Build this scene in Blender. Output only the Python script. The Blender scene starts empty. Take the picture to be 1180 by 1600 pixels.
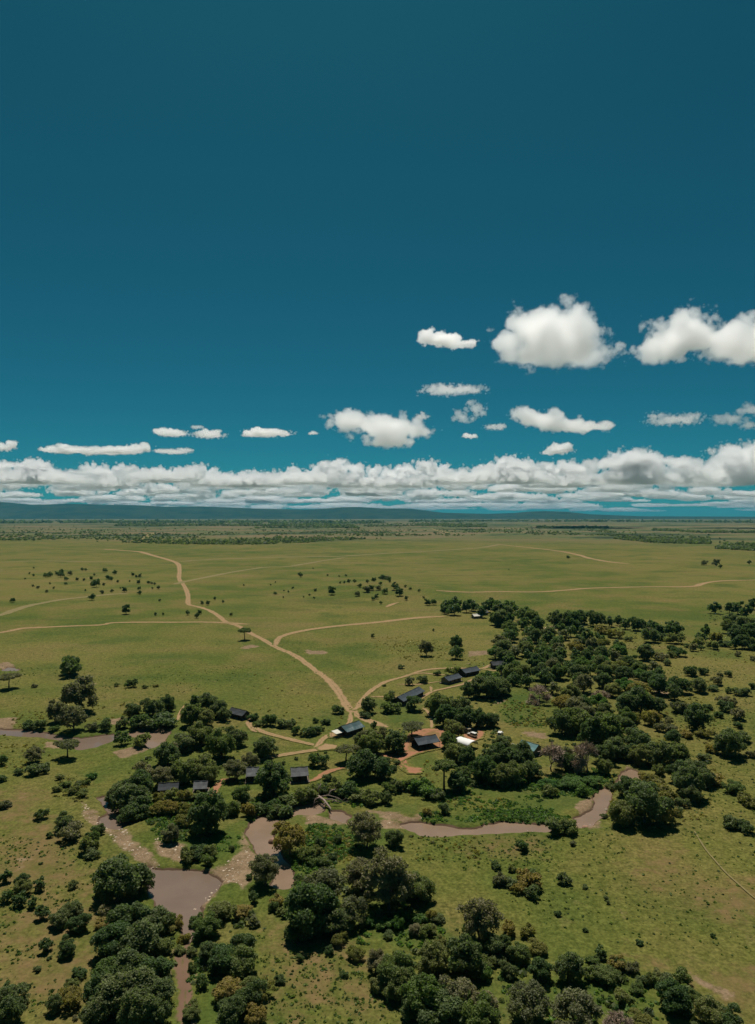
import bpy, math, random
import numpy as np
from mathutils import Vector

# ---------------------------------------------------------------- camera, sky, sun, exposure
sc = bpy.context.scene
col = sc.collection
CAM_H, FPX, CX, HY = 100.0, 1090.0, 590.0, 806.0      # drone height in m, focal length and principal point of the 1180x1600 photo
cam = bpy.data.cameras.new('camera')
cam_ob = bpy.data.objects.new('camera', cam); col.objects.link(cam_ob)
cam_ob.location = (0, 0, CAM_H); cam_ob.rotation_euler = (math.pi / 2, 0, 0)
cam.sensor_fit = 'VERTICAL'; cam.sensor_height = 24.0; cam.lens = 24.0 * FPX / 1600.0
cam.shift_y = (HY - 800.0) / 1600.0
cam.clip_start = 1.0; cam.clip_end = 400000.0
sc.camera = cam_ob

SUN_EL, SUN_AZ = math.radians(65), math.radians(-6)    # azimuth from +Y, positive to +X
world = bpy.data.worlds.new('World'); sc.world = world; world.use_nodes = True
wn, wl = world.node_tree.nodes, world.node_tree.links
bg = wn['Background']; bg.inputs[1].default_value = 0.05
sky = wn.new('ShaderNodeTexSky'); sky.sky_type = 'NISHITA'; sky.sun_disc = False
sky.sun_elevation = SUN_EL; sky.sun_rotation = SUN_AZ
sky.altitude = 1600; sky.air_density = 0.6; sky.dust_density = 1.6; sky.ozone_density = 3.0
grade = wn.new('ShaderNodeMix'); grade.data_type = 'RGBA'; grade.blend_type = 'MULTIPLY'
grade.inputs['Factor'].default_value = 1.0
grade.inputs[7].default_value = (0.10, 0.72, 0.63, 1)
wl.new(sky.outputs[0], grade.inputs[6]); wl.new(grade.outputs[2], bg.inputs[0])
sun = bpy.data.lights.new('sun', 'SUN'); sun.energy = 4.4; sun.angle = math.radians(0.55); sun.color = (1.0, 0.95, 0.87)
sun_ob = bpy.data.objects.new('sun', sun); col.objects.link(sun_ob)
to_sun = Vector((math.sin(SUN_AZ) * math.cos(SUN_EL), math.cos(SUN_AZ) * math.cos(SUN_EL), math.sin(SUN_EL)))
sun_ob.rotation_euler = (-to_sun).to_track_quat('-Z', 'Y').to_euler()
sun_ob.location = (0, 0, 400)
vs = sc.view_settings
vs.view_transform = 'Standard'; vs.look = 'None'; vs.exposure = 0.24; vs.gamma = 1.0; vs.use_curve_mapping = False
sc.cycles.max_bounces = 16; sc.cycles.volume_bounces = 16; sc.cycles.volume_step_rate = 1.6; sc.cycles.diffuse_bounces = 3
sc.cycles.transparent_max_bounces = 64

# ---------------------------------------------------------------- helpers
rng = np.random.default_rng(7)
random.seed(7)
CROPS = {'A': (0, 780, 2.95), 'B': (390, 780, 2.95), 'C': (780, 780, 2.95), 'D': (0, 1040, 2.95), 'E': (390, 1000, 2.95),
         'F': (780, 1040, 2.95), 'G': (0, 1300, 2.95), 'H': (390, 1300, 2.95), 'I': (780, 1300, 2.95),
         'R': (380, 1220, 4.917), 'S': (600, 1180, 4.917), 'T': (140, 1200, 4.917), 'U': (0, 1020, 4.917),
         'V': (860, 1160, 5.9), 'P': (0, 0, 1.0)}
def to_px(k, pts):
    ox, oy, s = CROPS[k]
    return [(ox + p[0] / s, oy + p[1] / s) for p in pts]
def gp(px, py, z=0.0):
    """ground point under a photo point"""
    d = (CAM_H - z) * FPX / (py - HY)
    return ((px - CX) / FPX * d, d)
def ground_pts(k, pts, z=0.0):
    return np.array([gp(x, y, z) for x, y in to_px(k, pts)])
def smooth(a, b, x):
    t = np.clip((x - a) / (b - a), 0, 1)
    return t * t * (3 - 2 * t)
def hash2(ix, iy, seed):
    n = (ix * 374761393 + iy * 668265263 + seed * 974634777) & 0xFFFFFFFF
    n = ((n ^ (n >> 13)) * 1274126177) & 0xFFFFFFFF
    return ((n ^ (n >> 16)) & 0xFFFF) / 65535.0
def vnoise(x, y, seed=0):
    x = np.asarray(x, float); y = np.asarray(y, float)
    ix = np.floor(x).astype(np.int64); iy = np.floor(y).astype(np.int64)
    fx = x - ix; fy = y - iy
    fx = fx * fx * (3 - 2 * fx); fy = fy * fy * (3 - 2 * fy)
    a = hash2(ix, iy, seed); b = hash2(ix + 1, iy, seed); c = hash2(ix, iy + 1, seed); d = hash2(ix + 1, iy + 1, seed)
    return (a * (1 - fx) + b * fx) * (1 - fy) + (c * (1 - fx) + d * fx) * fy
def fbm(x, y, seed=0, octv=4):
    s = 0; a = 0.5; t = 0
    for i in range(octv):
        s = s + a * vnoise(x * 2 ** i, y * 2 ** i, seed + i * 13); t += a; a *= 0.5
    return s / t
def poly_sdf(x, y, poly):
    """signed distance (negative inside)"""
    n = len(poly); d2 = np.full(x.shape, 1e18); inside = np.zeros(x.shape, bool)
    for i in range(n):
        ax, ay = poly[i]; bx, by = poly[(i + 1) % n]
        ex, ey = bx - ax, by - ay; wx, wy = x - ax, y - ay
        t = np.clip((wx * ex + wy * ey) / (ex * ex + ey * ey + 1e-9), 0, 1)
        d2 = np.minimum(d2, (wx - ex * t) ** 2 + (wy - ey * t) ** 2)
        c = ((ay <= y) & (by > y)) | ((by <= y) & (ay > y))
        with np.errstate(divide='ignore', invalid='ignore'):
            xi = ax + (y - ay) * ex / (ey if abs(ey) > 1e-12 else 1e-12)
        inside ^= c & (x < xi)
    d = np.sqrt(d2)
    return np.where(inside, -d, d)

def mesh_from(name, V, F, mats=(), smooth_shade=False):
    """V (n,3), F (m,3) or (m,4) numpy"""
    me = bpy.data.meshes.new(name)
    V = np.asarray(V, np.float32); F = np.asarray(F, np.int32)
    k = F.shape[1]
    me.vertices.add(len(V)); me.vertices.foreach_set('co', V.ravel())
    me.loops.add(F.size); me.loops.foreach_set('vertex_index', F.ravel())
    me.polygons.add(len(F)); me.polygons.foreach_set('loop_start', np.arange(0, F.size, k, dtype=np.int32))
    if smooth_shade:
        me.polygons.foreach_set('use_smooth', np.ones(len(F), bool))
    me.update(calc_edges=True)
    for m in mats: me.materials.append(m)
    return me
def mixed_mesh(name, verts, faces, mats=(), smooth_shade=False):
    me = bpy.data.meshes.new(name); me.from_pydata([tuple(v) for v in verts], [], [tuple(f) for f in faces]); me.update()
    for m in mats: me.materials.append(m)
    if smooth_shade:
        for p in me.polygons: p.use_smooth = True
    return me
def link(name, data, parent=None, loc=None, rz=None, **props):
    o = bpy.data.objects.new(name, data); col.objects.link(o)
    if parent is not None: o.parent = parent
    if loc is not None: o.location = loc
    if rz is not None: o.rotation_euler = (0, 0, rz)
    for k, v in props.items(): o[k] = v
    return o
def add_attr(me, name, vals):
    a = me.attributes.new(name, 'FLOAT', 'POINT'); a.data.foreach_set('value', np.asarray(vals, np.float32))
class MB:
    """collects boxes, prisms and tubes for one mesh"""
    def __init__(self): self.v = []; self.f = []
    def add(self, v, f):
        b = len(self.v); self.v += [tuple(p) for p in v]; self.f += [tuple(i + b for i in q) for q in f]; return self
    def box(self, x0, x1, y0, y1, z0, z1):
        return self.add([(x0, y0, z0), (x1, y0, z0), (x1, y1, z0), (x0, y1, z0), (x0, y0, z1), (x1, y0, z1), (x1, y1, z1), (x0, y1, z1)],
                        [(3, 2, 1, 0), (4, 5, 6, 7), (0, 1, 5, 4), (1, 2, 6, 5), (2, 3, 7, 6), (3, 0, 4, 7)])
    def tube(self, pts, rad, n=6):
        pts = [Vector(p) for p in pts]; v = []; f = []
        for i, p in enumerate(pts):
            t = (pts[min(i + 1, len(pts) - 1)] - pts[max(i - 1, 0)]).normalized()
            a = t.cross(Vector((0.31, 0.95, 0.05))).normalized(); b = t.cross(a)
            for k in range(n):
                q = 2 * math.pi * k / n
                v.append(p + (a * math.cos(q) + b * math.sin(q)) * rad[i])
        for i in range(len(pts) - 1):
            for k in range(n):
                f.append((i * n + k, i * n + (k + 1) % n, (i + 1) * n + (k + 1) % n, (i + 1) * n + k))
        f.append(tuple(range(n - 1, -1, -1))); f.append(tuple((len(pts) - 1) * n + k for k in range(n)))
        return self.add(v, f)
    def mesh(self, name, mats=(), smooth_shade=False): return mixed_mesh(name, self.v, self.f, mats, smooth_shade)

# ---------------------------------------------------------------- materials
class NT:
    def __init__(self, tree): self.t = tree; self.n = tree.nodes; self.l = tree.links
    def new(self, typ, **kw):
        x = self.n.new(typ)
        for k, v in kw.items(): setattr(x, k, v)
        return x
    def put(self, sock, v):
        if isinstance(v, bpy.types.NodeSocket): self.l.new(v, sock)
        else: sock.default_value = v
    def math(self, op, *a, clamp=False):
        x = self.new('ShaderNodeMath', operation=op, use_clamp=clamp)
        for i, v in enumerate(a): self.put(x.inputs[i], v)
        return x.outputs[0]
    def vmath(self, op, *a):
        x = self.new('ShaderNodeVectorMath', operation=op)
        for i, v in enumerate(a): self.put(x.inputs[i], v)
        return x
    def noise(self, vec, scale, detail=3, rough=0.5):
        x = self.new('ShaderNodeTexNoise'); self.put(x.inputs['Vector'], vec); x.inputs['Scale'].default_value = scale
        x.inputs['Detail'].default_value = detail; x.inputs['Roughness'].default_value = rough
        return x.outputs[0]
    def ramp(self, v, lo, hi):
        x = self.new('ShaderNodeMapRange', interpolation_type='SMOOTHSTEP'); self.put(x.inputs[0], v)
        x.inputs[1].default_value = lo; x.inputs[2].default_value = hi
        return x.outputs[0]
    def mix(self, f, a, b, mode='MIX'):
        x = self.new('ShaderNodeMix', data_type='RGBA', blend_type=mode)
        self.put(x.inputs[0], f); self.put(x.inputs[6], a); self.put(x.inputs[7], b)
        return x.outputs[2]
    def attr(self, name): return self.new('ShaderNodeAttribute', attribute_name=name).outputs['Fac']
def C(r, g, b): return (r, g, b, 1.0)
def new_mat(name):
    m = bpy.data.materials.new(name); m.use_nodes = True
    t = NT(m.node_tree); t.n.clear()
    out = t.new('ShaderNodeOutputMaterial')
    return m, t, out
def bsdf(t, out, color, rough=0.9, bump=None, dist=0.1, strength=0.6, spec=0.2):
    b = t.new('ShaderNodeBsdfPrincipled'); t.put(b.inputs['Base Color'], color); t.put(b.inputs['Roughness'], rough)
    b.inputs['Specular IOR Level'].default_value = spec
    if bump is not None:
        bp = t.new('ShaderNodeBump'); t.put(bp.inputs['Height'], bump); bp.inputs['Distance'].default_value = dist
        bp.inputs['Strength'].default_value = strength; t.l.new(bp.outputs[0], b.inputs['Normal'])
    t.l.new(b.outputs[0], out.inputs['Surface'])
    return b
def plain(name, color, rough=0.8, var=0.25, scale=1.2, spec=0.2):
    m, t, out = new_mat(name)
    pos = t.new('ShaderNodeNewGeometry').outputs['Position']
    n = t.noise(pos, scale, 4, 0.6)
    c = t.mix(t.ramp(n, 0.3, 0.7), C(*[x * (1 - var) for x in color]), C(*[min(1, x * (1 + var)) for x in color]))
    bsdf(t, out, c, rough, spec=spec)
    return m

# grass colour shared by the ground and the worn edges of the tracks
gg = bpy.data.node_groups.new('grass_colour', 'ShaderNodeTree')
gg.interface.new_socket('Color', in_out='OUTPUT', socket_type='NodeSocketColor')
gg.interface.new_socket('Fine', in_out='OUTPUT', socket_type='NodeSocketFloat')
t = NT(gg); go = t.new('NodeGroupOutput')
pos = t.new('ShaderNodeNewGeometry').outputs['Position']
n_big = t.noise(pos, 1 / 420, 4, 0.55); n_mid = t.noise(pos, 1 / 60, 5, 0.6); n_sm = t.noise(pos, 1 / 7, 5, 0.62); n_f = t.noise(pos, 1 / 0.9, 3, 0.65)
c = t.mix(t.ramp(n_big, 0.38, 0.60), C(0.074, 0.090, 0.016), C(0.124, 0.113, 0.028))
c = t.mix(t.math('MULTIPLY', t.ramp(n_mid, 0.46, 0.66), 0.8), c, C(0.128, 0.104, 0.032))
c = t.mix(t.math('MULTIPLY', t.ramp(n_mid, 0.52, 0.32), 0.75), c, C(0.052, 0.074, 0.014))
c = t.mix(t.math('MULTIPLY', t.ramp(n_sm, 0.56, 0.78), 0.55), c, C(0.045, 0.062, 0.012))
c = t.mix(t.math('MULTIPLY', t.ramp(n_sm, 0.42, 0.24), 0.5), c, C(0.15, 0.125, 0.045))
n_p = t.noise(t.vmath('MULTIPLY', pos, (1 / 190, 1 / 95, 0)).outputs[0], 1.0, 6, 0.68)
c = t.mix(t.math('MULTIPLY', t.ramp(n_p, 0.53, 0.68), 0.6), c, C(0.150, 0.112, 0.042))
c = t.mix(t.math('MULTIPLY', t.ramp(n_p, 0.47, 0.33), 0.6), c, C(0.046, 0.068, 0.012))
n_s = t.noise(pos, 1 / 2.6, 4, 0.7)
c = t.mix(1.0, c, t.mix(t.ramp(n_f, 0.25, 0.75), C(0.62, 0.64, 0.6), C(1.38, 1.36, 1.4)), 'MULTIPLY')
c = t.mix(1.0, c, t.mix(t.ramp(n_s, 0.28, 0.72), C(0.70, 0.74, 0.68), C(1.32, 1.26, 1.36)), 'MULTIPLY')
spk = t.noise(pos, 1 / 1.4, 2, 0.6)
c = t.mix(t.math('MULTIPLY', t.ramp(spk, 0.66, 0.74), 0.75), c, C(0.028, 0.034, 0.010))
gg.links.new(c, go.inputs[0]); gg.links.new(n_f, go.inputs[1])

def grass_nodes(t):
    g = t.new('ShaderNodeGroup'); g.node_tree = gg
    return g.outputs[0], g.outputs[1]

# ground
MAT_GROUND, t, out = new_mat('savanna_grass')
c, fine = grass_nodes(t)
pos = t.new('ShaderNodeNewGeometry').outputs['Position']
edge = t.noise(pos, 1 / 5, 5, 0.65); edge2 = t.noise(pos, 1 / 24, 4, 0.6)
def zone(name, lo=0.35, hi=0.65, k=0.55):
    return t.ramp(t.math('ADD', t.attr(name), t.math('ADD', t.math('MULTIPLY', t.math('SUBTRACT', edge, 0.5), k * 2), t.math('MULTIPLY', t.math('SUBTRACT', edge2, 0.5), k * 2.2))), lo, hi)
far = t.attr('far'); farn = t.noise(t.vmath('MULTIPLY', pos, (1 / 900, 1 / 500, 1)).outputs[0], 1.0, 6, 0.62)
c = t.mix(far, c, t.mix(t.ramp(farn, 0.42, 0.60), C(0.070, 0.095, 0.028), C(0.140, 0.105, 0.055)))
c = t.mix(t.math('MULTIPLY', far, t.ramp(farn, 0.47, 0.40)), c, C(0.028, 0.040, 0.020))
dryc = t.mix(1.0, t.mix(t.ramp(edge, 0.3, 0.7), C(0.100, 0.088, 0.026), C(0.170, 0.108, 0.050)), t.mix(fine, C(0.7, 0.7, 0.7), C(1.3, 1.3, 1.3)), 'MULTIPLY')
c = t.mix(t.math('MULTIPLY', zone('dry', 0.3, 1.1, 0.9), 0.8), c, dryc)
c = t.mix(t.math('MULTIPLY', zone('lush', 0.35, 1.0, 0.7), 0.66), c, t.mix(1.0, t.mix(t.ramp(edge, 0.3, 0.7), C(0.028, 0.058, 0.012), C(0.066, 0.094, 0.017)), t.mix(fine, C(0.65, 0.65, 0.65), C(1.35, 1.35, 1.35)), 'MULTIPLY'))
stone = t.noise(pos, 1 / 0.8, 4, 0.7)
soilc = t.mix(t.ramp(t.math('ADD', t.math('MULTIPLY', stone, .5), t.math('MULTIPLY', edge, .5)), 0.35, 0.65), C(0.115, 0.080, 0.042), C(0.25, 0.172, 0.106))
c = t.mix(zone('soil', 0.34, 0.72, 0.75), c, soilc)
wet = t.attr('bank')
c = t.mix(t.ramp(t.math('ADD', wet, t.math('MULTIPLY', t.math('SUBTRACT', edge, 0.5), 0.8)), 0.3, 0.7), c, C(0.105, 0.066, 0.042))
bsdf(t, out, c, 0.95, fine, 0.25, 0.5, 0.05)

# tracks
def track_mat(name, ca, cb):
    m, t, out = new_mat(name)
    c, fine = grass_nodes(t)
    pos = t.new('ShaderNodeNewGeometry').outputs['Position']
    e = t.noise(pos, 1 / 2.2, 4, 0.65)
    e2 = t.noise(pos, 1 / 9, 3, 0.6)
    mask = t.ramp(t.math('ADD', t.attr('mid'), t.math('ADD', t.math('MULTIPLY', t.math('SUBTRACT', e, 0.5), 1.3), t.math('MULTIPLY', t.math('SUBTRACT', e2, 0.5), 0.9))), 0.16, 0.58)
    hump = t.math('MULTIPLY', t.ramp(t.attr('mid'), 1.02, 1.22), t.ramp(t.math('ADD', t.math('MULTIPLY', e, .5), t.math('MULTIPLY', e2, .5)), 0.44, 0.56))
    mask = t.math('MULTIPLY', mask, t.math('SUBTRACT', 1.0, t.math('MULTIPLY', hump, 0.55)))
    d = t.mix(t.noise(pos, 1 / 4, 5, 0.65), ca, cb)
    bsdf(t, out, t.mix(mask, c, d), 0.95, e, 0.15, 0.4, 0.05)
    return m
MAT_TRACK = track_mat('tan_dirt', C(0.215, 0.135, 0.068), C(0.33, 0.22, 0.12))
MAT_RED = track_mat('red_dirt', C(0.235, 0.110, 0.060), C(0.34, 0.165, 0.095))
MAT_PALE = track_mat('pale_trodden_grass', C(0.150, 0.128, 0.055), C(0.215, 0.168, 0.082))

# water
def water_mat(name, a, b):
    m, t, out = new_mat(name)
    pos = t.new('ShaderNodeNewGeometry').outputs['Position']
    c = t.mix(t.ramp(t.noise(pos, 1 / 12, 5, 0.6), 0.35, 0.65), a, b)
    rip = t.noise(t.vmath('MULTIPLY', pos, (1, 1.6, 1)).outputs[0], 1.6, 3, 0.6)
    x = bsdf(t, out, c, 0.15, rip, 0.03, 0.35, 0.4)
    return m
MAT_WATER = water_mat('muddy_water', C(0.195, 0.132, 0.088), C(0.228, 0.153, 0.104))
MAT_WATER_G = water_mat('grey_brown_water', C(0.150, 0.106, 0.078), C(0.170, 0.118, 0.088))

# leaves
def leaf_mat(name, a, b, dark, trans=0.48):
    m, t, out = new_mat(name)
    rnd = t.new('ShaderNodeObjectInfo').outputs['Random']
    v = t.attr('tone')
    c = t.mix(rnd, a, b)
    c = t.mix(t.ramp(v, 0.0, 0.55), dark, c)
    c = t.mix(1.0, c, t.mix(v, C(0.9, 0.9, 0.92), C(2.35, 2.25, 2.0)), 'MULTIPLY')
    d = t.new('ShaderNodeBsdfPrincipled'); t.put(d.inputs['Base Color'], c); d.inputs['Roughness'].default_value = 0.62; d.inputs['Specular IOR Level'].default_value = 0.22
    tr = t.new('ShaderNodeBsdfTranslucent'); t.put(tr.inputs[0], t.mix(1.0, c, C(1.1, 1.25, 0.6), 'MULTIPLY'))
    mx = t.new('ShaderNodeMixShader'); mx.inputs[0].default_value = trans
    t.l.new(d.outputs[0], mx.inputs[1]); t.l.new(tr.outputs[0], mx.inputs[2]); t.l.new(mx.outputs[0], out.inputs['Surface'])
    return m
LEAF = {
    'dark': leaf_mat('dark_green_leaves', C(0.046, 0.076, 0.026), C(0.096, 0.112, 0.050), C(0.036, 0.058, 0.022)),
    'mid': leaf_mat('mid_green_leaves', C(0.068, 0.100, 0.028), C(0.125, 0.132, 0.050), C(0.046, 0.070, 0.022)),
    'olive': leaf_mat('grey_olive_leaves', C(0.090, 0.098, 0.052), C(0.140, 0.128, 0.078), C(0.060, 0.066, 0.036)),
    'yellow': leaf_mat('yellow_green_leaves', C(0.100, 0.110, 0.028), C(0.170, 0.134, 0.044), C(0.064, 0.078, 0.022)),
    'lush': leaf_mat('lush_green_leaves', C(0.044, 0.098, 0.024), C(0.076, 0.120, 0.030), C(0.030, 0.066, 0.018)),
    'twig': leaf_mat('pinkish_dry_twigs', C(0.190, 0.142, 0.120), C(0.230, 0.172, 0.146), C(0.120, 0.092, 0.076), 0.1),
}
MAT_BARK = plain('grey_brown_bark', (0.105, 0.080, 0.060), 0.95)
MAT_PALEBARK = plain('bleached_dead_wood', (0.25, 0.19, 0.155), 0.9)
MAT_ROCK = plain('pale_tan_stone', (0.38, 0.30, 0.215), 0.9, 0.4, 0.8)
MAT_REDROCK = plain('reddish_boulder', (0.26, 0.15, 0.10), 0.9, 0.3, 0.5)

# ---------------------------------------------------------------- water outlines, soil and grass zones (photo points turned into ground points)
WZ = -0.8
WATER = [
  ('pool', 'G', [(690,172),(760,184),(860,182),(930,190),(985,218),(1008,238),(985,275),(940,310),(905,342),(915,372),(900,430),(888,470),(870,505),(850,520),(858,470),(855,440),(830,400),(790,362),(740,340),(705,295),(680,240)], 'g'),
  ('pool', 'D', [(600,318),(640,300),(680,283),(740,284),(785,293),(765,335),(722,374),(690,386),(668,350)], 'w'),
  ('river_arm', 'D', [(-60,296),(60,301),(140,303),(215,316),(300,333),(370,340),(430,333),(530,320),(560,325),(520,350),(440,378),(370,390),(345,372),(300,350),(210,334),(60,324),(-60,318)], 'g'),
  ('pool', 'T', [(85,238),(150,222),(232,238),(222,290),(200,335),(260,338),(380,348),(392,410),(300,442),(240,468),(160,452),(98,430),(110,385),(165,345),(130,300)], 'g'),
  ('pool', 'R', [(80,330),(130,292),(200,264),(290,268),(335,230),(400,205),(500,196),(605,188),(615,238),(520,262),(450,257),(400,262),(310,300),(250,345),(228,400),(215,440),(262,480),(275,540),(300,600),(345,660),(362,720),(388,792),(320,832),(246,802),(268,722),(285,665),(230,610),(170,607),(110,540),(60,450),(38,380)], 'w'),
  ('pool', 'R', [(675,246),(740,248),(805,285),(775,322),(700,292)], 'w'),
  ('river', 'S', [(140,540),(210,528),(340,538),(470,553),(600,578),(720,578),(800,548),(900,523),(1000,533),(1180,548),(1290,545),(1300,580),(1180,588),(1000,593),(850,603),(700,608),(560,608),(400,628),(300,618),(220,582)], 'w'),
  ('river', 'V', [(245,712),(330,690),(400,640),(420,580),(425,490),(470,453),(560,428),(620,398),(655,350),(665,288),(740,258),(812,288),(828,320),(802,395),(760,400),(700,380),(640,412),(535,470),(545,540),(505,620),(475,680),(405,712),(350,765),(280,792)], 'w'),
  ('pool', 'A', [(15,788),(40,778),(75,782),(85,790),(40,794)], 'w'),
]
WPOLY = [ground_pts(k, p, WZ) for _, k, p, _ in WATER]
SOIL = [('T', [(-60,260),(0,300),(60,340),(100,385),(120,440),(290,465),(330,560),(420,610),(500,690),(560,780),(440,800),(330,690),(240,600),(130,520),(0,420),(-60,380)]),
  ('T', [(500,530),(600,575),(720,590),(725,735),(640,722),(500,625)]), ('T', [(850,775),(960,760),(1050,725),(1180,640),(1260,600),(1250,860),(1180,900),(1100,870),(1000,900),(960,850)]),
  ('G', [(880,330),(935,300),(1000,240),(1015,260),(970,320),(915,365)]),
  ('R', [(480,272),(620,272),(700,300),(800,318),(830,335),(620,325),(500,322)]), ('R', [(930,218),(1060,225),(1190,250),(1190,278),(960,242)]),
  ('R', [(1050,318),(1190,312),(1190,348),(1060,348)]), ('R', [(-10,370),(50,470),(110,570),(150,620),(60,640),(0,560)]), ('S', [(-5,508),(120,515),(200,540),(130,560),(-5,545)]), ('S', [(-5,425),(150,460),(210,480),(290,440),(310,480),(200,520),(-5,470)]),
  ('V', [(245,590),(320,520),(392,508),(392,600),(290,680),(230,660)]), ('V', [(690,205),(800,238),(835,290),(740,262),(680,272)]), ('V', [(340,765),(400,720),(480,725),(450,765),(360,790)]), ('V', [(90,720),(250,705),(260,780),(150,790)]),
  ('F', [(715,100),(785,102),(780,132),(720,135)]), ('D', [(495,250),(560,238),(625,250),(620,268),(500,272)]), ('D', [(-20,245),(75,240),(65,290),(-20,290)]), ('D', [(215,350),(300,360),(300,380),(210,372)]), ('D', [(520,400),(640,365),(690,385),(560,425)]),
  ('A', [(-10,755),(40,752),(70,770),(20,782),(-10,780)]), ('E', [(255,42),(345,52),(360,64),(270,66)]), ('A', [(1100,680),(1180,672),(1200,682),(1120,690)]), ('B', [(1005,700),(1130,695),(1150,712),(1010,722)]), ('E', [(975,300),(1020,290),(1025,305),(990,318)]), ('E', [(1120,280),(1180,262),(1180,280),(1130,300)]),
  ('C', [(205,590),(260,585),(270,605),(205,640)]), ('G', [(800,540),(872,530),(872,600),(890,690),(900,800),(890,900),(830,900),(818,740),(795,660)]), ('I', [(880,655),(1000,708),(1080,752),(1040,762),(940,712)]),
  ('F', [(110,300),(220,310),(215,335),(110,330)])]
DRY = [('G', [(-40,0),(200,0),(330,60),(430,230),(450,640),(380,760),(220,860),(-40,760)]), ('H', [(0,420),(100,380),(210,430),(340,520),(500,570),(560,660),(740,860),(770,950),(90,950),(60,600)]),
  ('I', [(640,580),(900,640),(1250,560),(1250,950),(1080,870),(950,720)]), ('I', [(560,60),(800,40),(880,160),(780,260),(600,200)]), ('I', [(900,250),(1250,200),(1250,420),(1000,400)]), ('D', [(-40,560),(200,600),(330,690),(400,800),(400,900),(-40,900)]),
  ('S', [(700,620),(1180,610),(1240,720),(900,800),(700,700)]), ('F', [(560,60),(780,50),(800,140),(560,120)])]
LUSH = [('R', [(560,250),(1180,200),(1180,520),(820,560),(700,860),(420,860),(380,560),(480,330)]), ('S', [(40,370),(280,370),(270,440),(200,480),(0,430)]), ('S', [(200,470),(840,440),(1300,420),(1300,540),(900,510),(600,570),(400,540)]), ('S', [(0,200),(500,250),(700,200),(1300,200),(1300,330),(900,320),(400,330)]),
  ('T', [(620,610),(800,500),(1180,400),(1180,620),(1050,710),(820,790),(560,780),(720,700)]), ('T', [(-60,40),(160,20),(160,90),(80,230),(-20,180)]), ('H', [(540,300),(830,330),(1180,560),(1180,900),(1040,900),(1000,650),(560,500)]), ('I', [(-20,600),(400,640),(700,690),(760,900),(-20,900)]), ('F', [(0,540),(440,560),(450,640),(200,720),(0,740)]),
  ('E', [(720,510),(880,500),(880,560),(800,620),(720,570)]), ('E', [(480,350),(560,380),(480,420)]), ('E', [(500,260),(800,300),(830,400),(640,380)]), ('F', [(0,130),(200,130),(230,290),(60,290),(0,240)]), ('D', [(1100,260),(1180,250),(1250,420),(1130,420)]), ('G', [(870,560),(1180,560),(1180,900),(880,900)])]
SOILP = [ground_pts(k, p) for k, p in SOIL]; DRYP = [ground_pts(k, p) for k, p in DRY]; LUSHP = [ground_pts(k, p) for k, p in LUSH]
KOP = gp(600, 921)

def field(polys, x, y, margin):
    d = np.full(x.shape, 1e6)
    for p in polys:
        m = (x > p[:, 0].min() - margin) & (x < p[:, 0].max() + margin) & (y > p[:, 1].min() - margin) & (y < p[:, 1].max() + margin)
        if m.any(): d[m] = np.minimum(d[m], poly_sdf(x[m], y[m], p))
    return d
def height(x, y, dw=None):
    x = np.asarray(x, float); y = np.asarray(y, float)
    r = np.hypot(x, y)
    if dw is None: dw = field(WPOLY, x, y, 16)
    h = (fbm(x / 55, y / 55, 3, 2) - 0.5) * 0.9 * smooth(2, 14, dw)
    h += 9.0 * np.exp(-(((x - KOP[0]) / 75) ** 2 + ((y - KOP[1]) / 90) ** 2))
    jit = (vnoise(x / 3.5, y / 3.5, 21) - 0.5) * 1.3 + (vnoise(x / 1.3, y / 1.3, 22) - 0.5) * 0.5
    dj = dw + jit
    h -= 1.75 * (1 - smooth(-0.9, 2.3, dj))
    return h
def hz(x, y): return float(height(np.array([x]), np.array([y]))[0])

# ---------------------------------------------------------------- ground
rows = list(np.linspace(-700, 60, 14)) + list(np.arange(75, 125, 6.0))
d = 125.0
while d < 70000:
    rows.append(d); d += max(0.62, 0.0031 * d) if d < 420 else 0.0135 * d
rows = np.array(rows)
u = np.concatenate([np.linspace(-1.6, -0.62, 30)[:-1], np.linspace(-0.62, 0.62, 450), np.linspace(0.62, 1.6, 30)[1:]])
Y = np.repeat(rows[:, None], len(u), 1); X = u[None, :] * (np.maximum(rows, 0)[:, None] + np.where(rows < 125, 125 - np.maximum(rows, 0), 0)[:, None] * 1.6)
X = np.where(rows[:, None] < 125, u[None, :] * (125 + (125 - rows[:, None]) * 0.9), u[None, :] * rows[:, None])
nr, nc = X.shape
x = X.ravel(); y = Y.ravel()
dw = field(WPOLY, x, y, 40)
Z = height(x, y, dw)
idx = np.arange(nr * nc).reshape(nr, nc)
F = np.stack([idx[:-1, :-1], idx[:-1, 1:], idx[1:, 1:], idx[1:, :-1]], -1).reshape(-1, 4)
me = mesh_from('ground', np.stack([x, y, Z], 1), F, [MAT_GROUND], True)
soft = lambda polys, w: 1 - smooth(-w, w, field(polys, x, y, w + 2))
add_attr(me, 'soil', soft(SOILP, 3.0)); add_attr(me, 'dry', soft(DRYP, 16)); 
add_attr(me, 'lush', np.maximum(soft(LUSHP, 8), 0.55 * (1 - smooth(1, 16, dw))))
add_attr(me, 'bank', np.clip((-Z - 0.18) / 0.45, 0, 1) * (dw < 12))
add_attr(me, 'far', smooth(2300, 3400, y + 0.10 * x + (fbm(x / 700, y / 700, 5, 3) - .5) * 900))
link('ground', me, kind='structure')
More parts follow.
